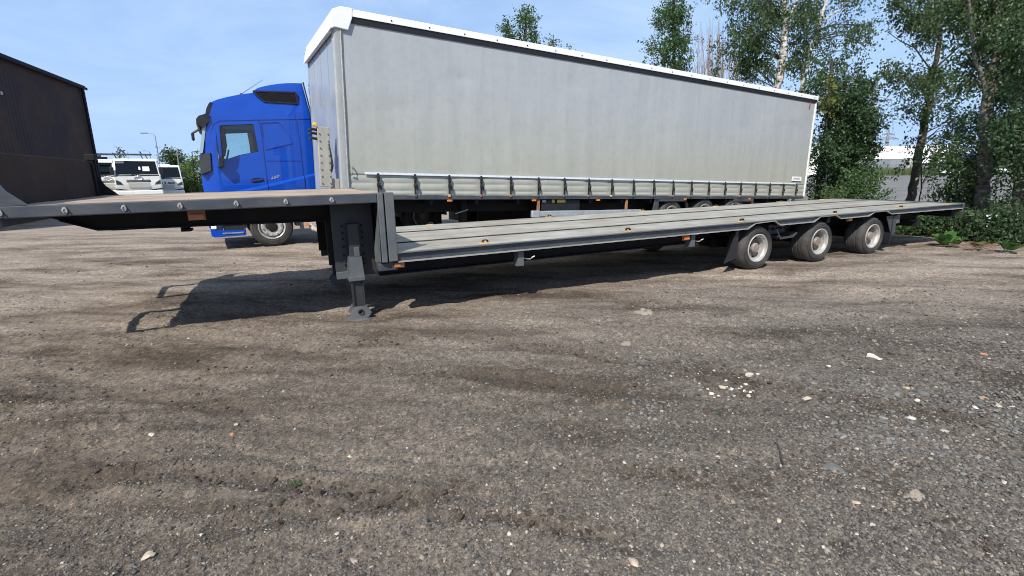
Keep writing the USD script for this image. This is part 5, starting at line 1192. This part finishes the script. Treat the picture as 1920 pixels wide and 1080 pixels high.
def tree(name, label, cat, Y, stems, clumps, leaf, bark, size=.09, droop=.5, seed=1, group=None, dens=1.0, depth=.9, back=0.0, per=12, extra=None, twig_len=.45):
    """stems: lists of (u, v, width in px) at depth Y. clumps: (u, v, ru, rv, twigs[, depth offset]) around which the foliage hangs."""
    r = np.random.default_rng(seed); k = Y/F_PX
    base = at(*stems[0][0][:2], Y); X = thing(name, label, cat, loc=(base[0], base[1], 0.0), group=group)
    off = np.array([base[0], base[1], 0.0])
    tr = MB(); pts_all = []
    for st in stems:
        p = np.array([at(a, b, Y+(c[3] if len(c) > 3 else 0))-off for c in st for a, b in [c[:2]]]); w = np.array([c[2] for c in st])*k/2
        if st is stems[0]:
            p = np.vstack([[p[0][0]+(p[0][0]-p[1][0])*.15, p[0][1], -.1+float(gh_base(base[0], base[1]))], p]) if p[0][2] > .3 else p; w = np.r_[w[0]*1.2, w] if len(p) > len(w) else w
        t = np.linspace(0, 1, len(p)); tt = np.linspace(0, 1, max(10, len(p)*4))
        q = np.stack([np.interp(tt, t, p[:, a]) for a in range(3)], 1); ww = np.interp(tt, t, w)
        q[1:-1] += r.normal(size=(len(q)-2, 3))*ww[1:-1, None]*.18
        tr.tube(q, ww, 9); pts_all.append(np.c_[q, ww])
    put('trunk', tr, bark, X, smooth=50)
    sk = np.vstack(pts_all)
    V, Fs, nv = [], [], 0; br = MB()
    for cl in clumps:
        u_, v_, ru, rv, n = cl[:5]; dy = cl[5] if len(cl) > 5 else r.normal()*depth*.5+back
        yy = Y+dy; c = at(u_, v_, yy)-off; rad = np.array([ru*yy/F_PX, max(ru, rv)*yy/F_PX*depth, rv*yy/F_PX])
        (v, f), st = twig_leaves(c, rad, max(2, int(n*dens)), per, size, droop, r, twig_len)
        V.append(v); Fs.append(f+nv); nv += len(v)
        # limb from the stem up to the clump
        low = sk[sk[:, 2] < c[2]-.15*abs(c[0])*.3-.05]
        low = low if len(low) else sk
        o = low[np.argmin(np.linalg.norm(low[:, :3]-(c-[0, 0, rad[2]+.35]), axis=1))]
        w0 = min(o[3]*.4, .016); t = np.linspace(0, 1, 7)[:, None]
        mid = (o[:3]+c)/2+np.array([0, 0, .12*np.linalg.norm(c-o[:3])])
        q = (1-t)**2*o[:3]+2*t*(1-t)*mid+t**2*c; q[1:-1] += r.normal(size=(5, 3))*.02
        br.tube(q, np.linspace(w0, .006, 7), 5)
        for s_ in st[r.permutation(len(st))[:max(2, len(st)//5)]]:
            a = q[r.integers(3, 7)]; m2 = (a+s_)/2+r.normal(size=3)*.05; br.tube([a, m2, s_], [.007, .005, .002], 4, False)
    if extra: extra(br, off)
    put('limbs', br, 'bark_brown' if bark != 'twig' else 'twig', X, smooth=50)
    put('crown', MB().add(np.vstack(V), np.vstack(Fs)), leaf, X, smooth=False)
    return X


def auto(boxes, seed):
    """Fill rectangles of the picture (u0, v0, u1, v1, count, radius, twigs) with clumps."""
    r = np.random.default_rng(seed); o = []
    for u0, v0, u1, v1, n, rr, tw in boxes:
        for _ in range(n): q = r.uniform(.7, 1.35); o.append((r.uniform(u0, u1), r.uniform(v0, v1), rr*q, rr*q*r.uniform(.55, .9), tw*q))
    return o


tree('birch_tree', 'white stemmed birch rising straight behind the curtain trailer rear', 'tree', 19.0,
     [[(1444, 230, 15), (1457, 165, 14), (1466, 120, 13), (1471, 60, 12), (1473, 0, 9), (1474, -60, 6)], [(1470, 45, 6), (1490, 10, 5), (1506, -30, 3)], [(1468, 40, 4), (1467, 0, 3), (1462, -40, 2)]],
     auto([(1395, -40, 1460, 45, 13, 22, 13), (1378, 30, 1455, 95, 14, 20, 12), (1385, 90, 1452, 150, 12, 20, 12), (1478, -30, 1530, 60, 9, 20, 12), (1475, 60, 1525, 120, 7, 17, 9), (1340, 30, 1395, 150, 6, 15, 7), (1350, -20, 1400, 25, 5, 16, 8)], 3),
     'leaf_birch', 'bark_birch', .095, .75, 11, dens=1.3)
tree('birch_tree', 'thin birch leaning right beside the straight white birch', 'tree', 18.6,
     [[(1498, 240, 11), (1505, 175, 10), (1507, 140, 9), (1517, 100, 8), (1531, 65, 7), (1541, 30, 6), (1552, -5, 5), (1560, -50, 3)], [(1545, 38, 4), (1562, 26, 3), (1580, 14, 2)]],
     auto([(1505, -20, 1535, 55, 8, 18, 11), (1570, -10, 1620, 30, 5, 17, 7), (1582, 30, 1625, 75, 8, 16, 8), (1540, 40, 1580, 95, 4, 14, 6), (1485, 90, 1520, 150, 5, 15, 8), (1600, 60, 1640, 100, 3, 10, 4)], 5),
     'leaf_birch', 'bark_birch', .09, .8, 12, dens=1.3)
tree('goat_willow', 'dense dark willow tree right behind the curtain trailer', 'tree', 16.4,
     [[(1530, 395, 12), (1537, 330, 11), (1548, 250, 9), (1556, 170, 7), (1560, 110, 4)], [(1545, 330, 8), (1575, 260, 7), (1605, 190, 5), (1612, 140, 3)], [(1540, 350, 8), (1590, 300, 6), (1620, 250, 4)]],
     auto([(1530, 95, 1585, 150, 7, 18, 13), (1530, 150, 1630, 215, 15, 22, 22), (1535, 205, 1635, 275, 20, 24, 26), (1535, 260, 1625, 330, 17, 24, 24), (1535, 310, 1610, 395, 13, 24, 22), (1622, 235, 1648, 275, 2, 9, 5), (1606, 125, 1618, 160, 2, 9, 6)], 9),
     'leaf_willow', 'bark_brown', .10, .3, 13, per=13)
tree('yellowing_sapling', 'thin sapling with yellowing leaves at the trailer roof corner', 'tree', 15.6,
     [[(1548, 400, 2.5), (1550, 300, 2), (1548, 200, 1.5), (1550, 150, 1)]], auto([(1538, 150, 1562, 215, 5, 10, 7), (1530, 370, 1545, 395, 2, 9, 6)], 15), 'leaf_yellow', 'bark_brown', .08, .4, 15)
tree('leafy_bush', 'mid green rounded bush below the dark willow', 'bush', 14.6,
     [[(1600, 420, 5), (1605, 380, 4), (1610, 340, 3)], [(1590, 420, 4), (1570, 370, 3)]],
     auto([(1560, 320, 1632, 400, 15, 20, 20), (1620, 340, 1655, 385, 5, 12, 9), (1595, 380, 1640, 410, 4, 14, 12)], 19), 'leaf_mid', 'bark_brown', .08, .2, 19)
tree('alder_tree', 'slim dark stemmed tree leaning right behind the flatbed tail', 'tree', 16.5,
     [[(1700, 400, 15), (1711, 360, 14), (1721, 300, 13), (1733, 235, 12), (1742, 190, 10), (1751, 130, 8), (1762, 70, 7), (1767, 0, 6), (1770, -50, 4)], [(1727, 310, 3), (1728, 350, 2), (1720, 395, 2)], [(1748, 135, 3), (1715, 90, 2), (1690, 78, 1.5), (1664, 60, 1)], [(1752, 130, 4), (1790, 95, 3), (1810, 80, 2)]],
     auto([(1655, -20, 1700, 30, 6, 15, 8), (1700, -30, 1765, 40, 12, 18, 11), (1705, 35, 1760, 85, 9, 16, 10), (1665, 95, 1700, 150, 7, 13, 8), (1770, -30, 1820, 40, 9, 18, 11), (1715, 130, 1765, 165, 8, 16, 12), (1706, 165, 1740, 220, 7, 12, 8), (1760, 150, 1815, 250, 12, 16, 9), (1745, 255, 1790, 320, 6, 13, 7), (1706, 220, 1730, 300, 4, 9, 5), (1735, 310, 1760, 350, 2, 9, 4)], 23),
     'leaf_birch', 'bark_brown', .09, .55, 23, dens=1.4)
tree('birch_tree', 'large many stemmed birch at the far right, nearest the yard', 'tree', 12.3,
     [[(1834, 452, 26), (1839, 400, 24), (1845, 330, 22), (1850, 250, 20), (1853, 195, 19), (1860, 160, 14), (1864, 110, 12), (1866, 50, 11), (1870, -10, 9), (1872, -60, 6)], [(1853, 205, 11), (1847, 165, 8), (1832, 120, 7), (1824, 90, 6), (1820, 40, 5), (1814, -30, 3)], [(1858, 200, 9), (1872, 165, 7), (1884, 130, 6), (1898, 95, 5), (1915, 50, 3)], [(1850, 170, 5), (1848, 110, 4), (1838, 60, 3)]],
     auto([(1790, -30, 1860, 35, 10, 24, 14), (1805, 40, 1850, 150, 9, 20, 9), (1870, -30, 1935, 60, 9, 24, 14), (1885, 60, 1940, 160, 11, 24, 15), (1815, -20, 1925, 120, 14, 20, 12), (1870, 130, 1930, 230, 8, 20, 12), (1775, 205, 1835, 300, 8, 20, 9), (1862, 200, 1900, 320, 8, 24, 14), (1800, 300, 1838, 350, 6, 17, 9), (1770, 330, 1830, 385, 8, 16, 10), (1820, 240, 1850, 300, 3, 13, 7)], 29),
     'leaf_birch', 'bark_birch_shade', .09, .55, 29, back=.5, dens=1.6)
tree('leaning_tree', 'dark leafy tree filling the right edge of the picture', 'tree', 11.4,
     [[(1905, 470, 16), (1908, 380, 14), (1918, 280, 12), (1925, 160, 9), (1930, 40, 6)], [(1910, 350, 8), (1885, 300, 5), (1870, 280, 3)]],
     auto([(1895, 170, 1960, 300, 18, 28, 22), (1885, 290, 1955, 390, 12, 26, 15), (1870, 370, 1950, 440, 6, 20, 11), (1910, 40, 1970, 170, 10, 26, 16)], 31), 'leaf_willow', 'bark_brown', .08, .4, 31)
tree('poplar_tree', 'upright poplar top showing above the trailer roof, left of the others', 'tree', 31.0,
     [[(985, 400, 7), (985, 200, 6), (984, 80, 4), (985, 30, 2)], [(984, 150, 3), (955, 70, 2), (951, 40, 1)], [(985, 140, 3), (1005, 70, 2)]],
     auto([(948, 40, 1010, 85, 14, 9, 10), (972, 15, 1000, 50, 8, 8, 8), (950, 80, 1015, 130, 12, 12, 10)], 37), 'leaf_mid', 'bark_brown', .13, -.4, 37, twig_len=.5)
tree('poplar_tree', 'tiny treetop just breaking the trailer roof line', 'tree', 33.0,
     [[(1037, 400, 4), (1037, 120, 2), (1038, 65, 1)]], auto([(1028, 74, 1044, 100, 5, 5, 5), (1060, 88, 1066, 100, 1, 4, 4)], 38), 'leaf_mid', 'bark_brown', .12, -.3, 38)
tree('poplar_tree', 'tall narrow poplar standing right of the middle above the roof', 'tree', 25.0,
     [[(1262, 400, 9), (1262, 250, 8), (1264, 120, 6), (1264, 40, 4), (1263, -60, 3)], [(1263, 130, 4), (1230, 90, 2), (1222, 65, 1.5)], [(1263, 140, 4), (1285, 90, 2)]],
     auto([(1248, -30, 1282, 40, 11, 12, 14), (1232, 25, 1290, 75, 13, 12, 13), (1222, 70, 1290, 130, 16, 13, 13), (1225, 120, 1295, 190, 10, 14, 12)], 41), 'leaf_mid', 'bark_brown', .11, -.1, 41)


def bare_thicket():
    r = np.random.default_rng(44); Y = 24.0; b = at(1325, 330, Y)
    X = thing('bare_thicket', 'pale leafless upright twigs between the poplar and the birches', 'bush', loc=(b[0], b[1], 0))
    for g in range(3):
        m = MB()
        for _ in range(22):
            u0 = r.uniform(1302, 1385); v1 = r.uniform(28, 110)+abs(u0-1340)*.3; a = at(u0+r.normal()*8, 330, Y+r.normal()*.6); e = at(u0+r.normal()*7, v1, Y+r.normal()*.6); a[2] = 0
            a -= [b[0], b[1], 0]; e -= [b[0], b[1], 0]; mid = (a+e)/2+r.normal(size=3)*.12
            t = np.linspace(0, 1, 9)[:, None]; q = (1-t)**2*a+2*t*(1-t)*mid+t**2*e; m.tube(q, np.linspace(.022, .005, 9), 4, False)
            for _ in range(7):
                k = r.integers(4, 8); d = r.normal(size=3)*.16; d[2] = abs(d[2])+.3; m.tube([q[k], q[k]+d*.6, q[k]+d*1.2], [.008, .006, .003], 4, False)
        put('twigs', m, 'twig', X, smooth=False)


bare_thicket()


def bramble(u, v, Y, wpx, hpx, n, leaf, label, seed, flowers=0, group=None):
    r = np.random.default_rng(seed); c = at(u, v, Y); g = 0.0; k = Y/F_PX
    X = thing('verge_shrub', label, 'shrub', loc=(c[0], c[1], g), group=group)
    rad = np.array([wpx/2*k, wpx/2*k*.8, hpx*k])
    V, Fs, nv = [], [], 0; stm = MB()
    for _ in range(n):
        a = r.uniform(0, 2*np.pi); q = r.uniform(0, 1)**.5; base = np.array([rad[0]*q*math.cos(a), rad[1]*q*math.sin(a), 0])
        h = rad[2]*math.sqrt(max(.08, 1-q*q))*r.uniform(.55, 1.1); tip = base+np.array([r.normal()*.12, r.normal()*.12, h])
        stm.tube([base, (base+tip)/2+r.normal(size=3)*.04, tip], [.007, .005, .002], 4, False)
        t = r.uniform(.15, 1, (14, 1)); p = base*(1-t)+tip*t+r.normal(size=(14, 3))*[.08, .08, .04]; p[:, 2] = np.clip(p[:, 2], .02, None)
        v_, f_ = leaves(p, .075, .15, r, .75); V.append(v_); Fs.append(f_+nv); nv += len(v_)
    put('stems', stm, 'bark_brown', X, smooth=False); put('leaves', MB().add(np.vstack(V), np.vstack(Fs)), leaf, X, smooth=False)
    if flowers:
        fm = MB()
        for _ in range(flowers):
            a = r.uniform(np.pi*.9, 2.1*np.pi); q = r.uniform(.3, 1.0); h = rad[2]*r.uniform(.1, .75); p = np.array([rad[0]*q*math.cos(a)*.8, -rad[1]*(1-h/rad[2]*.5)*abs(math.sin(a)), h])
            for s_ in range(5):
                b = 2*np.pi*s_/5; d = np.array([math.cos(b)*.017, -.006, math.sin(b)*.017]); fm.add([p, p+d+[.012, -.01, .004], p+d*1.35+[0, -.012, 0], p+d+[-.012, -.01, -.004]], [(0, 1, 2), (0, 2, 3)])
        put('flowers', fm, 'flower_white', X, smooth=False)


bramble(1712, 455, 11.2, 60, 46, 110, 'leaf_mid', 'shrub with fresh leaves under the flatbed tail beside the mud flap', 51)
bramble(1765, 452, 10.9, 80, 58, 150, 'leaf_willow', 'dark shrub under the rear end of the flatbed', 52)
bramble(1815, 458, 10.4, 80, 64, 150, 'leaf_willow', 'dark shrub at the foot of the big birch', 53)
bramble(1868, 462, 9.9, 90, 74, 170, 'leaf_willow', 'shrub with scattered white blossoms right of the big birch', 54, flowers=70)
bramble(1918, 470, 9.6, 80, 80, 150, 'leaf_willow', 'shrub at the right edge with a few white blossoms low down', 55, flowers=10)
bramble(1790, 430, 12.5, 130, 54, 190, 'leaf_mid', 'row of low green shrub behind the flatbed tail', 56)
bramble(1890, 430, 12.0, 120, 70, 190, 'leaf_mid', 'green shrub between birch foot and the right edge, set back', 57)
bramble(1660, 380, 15.5, 70, 22, 60, 'leaf_mid', 'low weeds beyond the flatbed between bush and leaning tree', 58)
bramble(1738, 378, 15.2, 60, 30, 60, 'leaf_mid', 'low weeds beyond the flatbed right of the leaning tree', 59)


def burdock(u, v, Y, wpx, label, seed, n=7):
    r = np.random.default_rng(seed); c = onground(u, v); X = thing('burdock_plant', label, 'plant', loc=(c[0], c[1], 0))
    R = wpx/2*Y/F_PX
    for k in range(n):
        a = 2*np.pi*k/n+r.normal()*.3; ln = R*r.uniform(.7, 1.1); w = ln*.8; up = r.uniform(.5, 1.2)
        T = np.linspace(0, 1, 9); S = np.linspace(-1, 1, 7); v_ = []
        for t in T:
            hw = w*.5*math.sin(np.pi*min(1, t*.93+.05))**.7*(1.15-.45*t)
            for s_ in S:
                x = ln*(.25+.75*t); z = .05+up*ln*math.sin(t*1.9)*.7+.05*ln*abs(s_)+.03*ln*math.sin(s_*5+t*9); y = s_*hw
                v_.append((x*math.cos(a)-y*math.sin(a), x*math.sin(a)+y*math.cos(a), z))
        f = []
        for i_ in range(8):
            for j_ in range(6): q = i_*7+j_; f += [(q, q+7, q+8), (q, q+8, q+1)]
        put('leaf', MB().add(v_, f), 'leaf_burdock', X, smooth=60)


burdock(1768, 462, 10.2, 44, 'broad leaved burdock low in front of the dark shrubs, left one', 61, 9)
burdock(1790, 464, 10.0, 30, 'small bright burdock beside the larger one', 62)
burdock(1830, 469, 9.9, 34, 'burdock at the verge below the white blossoms', 63)
burdock(1890, 474, 9.5, 46, 'tall burdock near the right edge of the picture', 64, 9)
X = thing('fallen_branch', 'rusty brown heap of dead stems at the verge between burdocks', 'branch', loc=tuple(onground(1856, 474)))
m = MB(); r_ = np.random.default_rng(66)
for _ in range(40):
    a = r_.normal(size=3)*[.28, .10, .04]+[0, .1, .10]; d = r_.normal(size=3)*[.16, .06, .05]; m.tube([a, a+d], [.006, .003], 4, False)
put('stems', m, 'scrap_rust', X, smooth=False)

# grass at the far lot edge and left background greenery
def grass_strip(u0, u1, Y, hgt, n, label, seed):
    r = np.random.default_rng(seed); a, b = at(u0, 330, Y), at(u1, 330, Y)
    x = r.uniform(a[0], b[0], n); y = Y+r.normal(size=n)*1.0; z = gh_base(x, y)
    h = hgt*r.uniform(.3, 1.1, n)*(.6+.8*meshkit.noise(np.stack([x*.4, y*.4, x*0], -1), 3)); w = .10; an = r.uniform(0, np.pi, n)
    p = np.stack([x, y, z], -1); d = np.stack([np.cos(an), np.sin(an), an*0], -1)*w; tip = p+np.stack([r.normal(size=n)*.15, r.normal(size=n)*.15, h], -1)
    v = np.stack([p-d, p+d, tip], 1).reshape(-1, 3); f = np.arange(n*3).reshape(-1, 3)
    put('tall_grass', MB().add(v, f), 'grass_far', None, smooth=False, label=label, cat='grass', kind='stuff')


grass_strip(1600, 1920, 89, 1.3, 9000, 'tall grass along the far edge of the lot', 71)
grass_strip(330, 400, 44, 1.3, 2500, 'tall grass behind the white trucks', 72)
tree('round_tree', 'dark round tree far behind the right hand white truck', 'tree', 72, [[(330, 380, 4), (330, 330, 3), (327, 295, 2)]],
     auto([(312, 290, 342, 325, 16, 7, 12), (318, 284, 334, 296, 4, 5, 8), (335, 320, 352, 345, 5, 6, 8)], 74), 'leaf_willow', 'bark_brown', .30, .1, 74, per=10, twig_len=1.0)
tree('yellow_bush', 'yellow green bush beside the front of the blue truck', 'bush', 42, [[(366, 400, 4), (366, 340, 3), (362, 305, 2)]],
     auto([(346, 298, 380, 335, 14, 8, 12), (350, 330, 380, 358, 8, 8, 10), (358, 290, 374, 302, 2, 5, 5)], 76), 'leaf_fresh', 'bark_brown', .17, .2, 76, per=10, twig_len=.7)
tree('small_tree', 'wispy treetop showing above the white truck roof rack', 'tree', 60, [[(224, 380, 3), (224, 290, 2), (225, 278, 1)]], auto([(220, 280, 230, 296, 4, 4, 5)], 78), 'leaf_far', 'bark_brown', .22, .1, 78, per=8, twig_len=.6)


def lamp_post(u0, v0, u1, v1, Y, label, r0=.07):
    a = at(u0, v0, Y); t = at(u1, v1, Y); X = thing('street_lamp', label, 'street lamp', loc=(a[0], a[1], 0))
    h = t[2]; put('post', MB().tube([(0, 0, 0), (0, 0, h*.5), (0, 0, h-.2), (-.1, 0, h), (-.9, 0, h+.15)], [r0, r0*.8, r0*.6, r0*.5, r0*.45], 8), 'lamp_grey', X)
    put('lamp_head', MB().box(-1.6, -.85, -.14, .14, h+.10, h+.22, .03), 'lamp_grey', X)


lamp_post(303, 330, 296, 252, 60, 'grey street lamp behind the white trucks')
lamp_post(288, 330, 286, 284, 120, 'distant street lamp left of the nearer one', .12)
X = thing('utility_pole', 'thin pole beside the dark round tree', 'pole', loc=tuple(at(341, 345, 66)*[1, 1, 0])); put('pole', MB().tube([(0, 0, 0), (0, 0, 5.0)], [.10, .07], 8), 'lamp_grey', X); put('cross_bar', MB().box(-.5, .5, -.05, .05, 4.6, 4.7), 'lamp_grey', X)
# ------------------------------------------------------------------ stones that stand out
S = [(1355, 727, 12), (1371, 732, 11), (1396, 730, 12), (1408, 732, 9), (1403, 743, 13), (1360, 715, 9), (1399, 717, 7), (1327, 729, 7), (1311, 719, 7), (1335, 735, 9)]
S = [(a, b, c*(1.25 if k % 3 == 0 else .8)) for k, (a, b, c) in enumerate(S)]+[(1340, 741, 6), (1348, 738, 7), (1366, 741, 5), (1377, 741, 6), (1385, 724, 5), (1390, 722, 6), (1412, 731, 8), (1364, 722, 5), (1421, 700, 7), (1386, 702, 6), (1350, 722, 6)]
for k, (u_, v_, w_) in enumerate(S): stone('pale_stone', u_, v_, w_, 'stone_pale' if k % 4 else 'stone_tan', 'pale stone in the small cluster on dark gravel right of centre', 'pale stones in the cluster', seed=k)
stone('pale_stone', 1406, 701, 22, 'stone_pale', 'long pale stone lying just behind the cluster of pale stones', flat=.35, seed=21)
stone('pale_stone', 1634, 668, 28, 'stone_pale', 'flat broken white stones in the wheel rut at right', flat=.25, seed=22)
stone('pale_stone', 1555, 681, 11, 'stone_pale', 'small white pebble left of the flat broken stones', flat=.4, seed=23)
stone('pale_stone', 1512, 747, 20, 'stone_tan', 'buff stone alone right of the pale cluster', flat=.4, seed=24)
stone('grey_stone', 1730, 736, 18, 'stone_grey', 'grey rounded stone at right among the dark gravel', seed=25)
stone('pale_stone', 1718, 750, 12, 'stone_pale', 'white pebble in front of the grey rounded stone', seed=26)
stone('pale_stone', 1828, 763, 11, 'stone_pale', 'white pebble near the right edge, left of its neighbours', seed=27)
stone('pale_stone', 1873, 760, 13, 'stone_tan', 'tan pebble near the right edge', seed=28)
stone('pale_stone', 1706, 788, 15, 'stone_pale', 'white stone below the grey rounded stone', flat=.4, seed=29)
stone('grey_stone', 1654, 790, 20, 'stone_grey', 'flat bluish grey chip at right', flat=.25, seed=30)
stone('grey_stone', 1560, 877, 48, 'stone_grey', 'cracked flat grey slab lying at lower right', flat=.12, seed=31)
stone('brick_chip', 437, 820, 10, 'stone_orange', 'orange brick chip alone at the left', seed=32)
stone('pale_stone', 443, 797, 12, 'stone_tan', 'cream pebble just behind the orange brick chip', flat=.35, seed=33)
stone('pale_stone', 285, 823, 11, 'stone_pale', 'white pebble at the left, level with the brick chip', seed=34)
stone('pink_stone', 665, 1048, 20, 'stone_pink', 'flat pinkish stone at the bottom left of centre', flat=.3, seed=35)
stone('pale_stone', 480, 921, 11, 'stone_tan', 'cream stone in the lower left, standing on edge', seed=36)
stone('pale_stone', 631, 998, 10, 'stone_tan', 'cream round pebble near the pinkish stone', seed=37)
stone('grey_stone', 637, 842, 20, 'stone_grey', 'grey flat stone left of centre', flat=.4, seed=38)
stone('pale_stone', 656, 852, 9, 'stone_pale', 'white pebble touching the grey flat stone', seed=39)
stone('pale_stone', 1187, 1057, 24, 'stone_tan', 'buff stone at the bottom right of centre', flat=.5, seed=40)
stone('pale_stone', 275, 1033, 22, 'stone_tan', 'buff flat stone at the lower left corner', flat=.3, seed=41)
stone('brick_chip', 1843, 671, 10, 'stone_orange', 'orange brick chip far right on the gravel', seed=42)
stone('brick_chip', 1845, 742, 15, 'stone_buff', 'larger flat orange tan brick chip near the right edge', flat=.3, seed=43)
stone('brick_chip', 1701, 722, 11, 'stone_buff', 'orange tan brick chip above the grey rounded stone', flat=.4, seed=44)
stone('grey_stone', 870, 974, 16, 'stone_grey', 'dark clod stone left of the middle near the bottom', seed=45)
stone('pale_stone', 1606, 942, 12, 'stone_tan', 'tan chip below the cracked grey slab', flat=.4, seed=46)
stone('pale_stone', 1460, 973, 14, 'stone_tan', 'cream chip at the bottom, right of the buff stone', flat=.4, seed=47)

p_ = [onground(*q) for q in ((1452, 832), (1458, 842), (1463, 852), (1464, 860), (1470, 872))]
X = thing('rubber_strap', 'thin black curved strap lying on the gravel left of the cracked grey slab', 'strap', loc=tuple(p_[0]))
put('strap_body', MB().tube([np.array([q[0]-p_[0][0], q[1]-p_[0][1], float(gh(q[0], q[1]))+.006]) for q in p_], .0045, 6), 'rubber', X)
for u_, v_, n_, lab in ((555, 905, 26, 'tiny green weed tuft growing alone in the gravel at lower left'), (1350, 775, 16, 'tiny green weed sprig on the gravel just below the pale stone cluster')):
    c = onground(u_, v_); X = thing('weed_tuft', lab, 'weed', loc=(c[0], c[1], float(gh(c[0], c[1])))); r_ = np.random.default_rng(u_)
    q = r_.normal(size=(n_, 3))*[.016, .016, .004]; q[:, 2] = np.abs(q[:, 2])+.008
    put('leaves', MB().add(*leaves(q, .020, -.3, r_, .4)), 'leaf_mid', X, smooth=False)
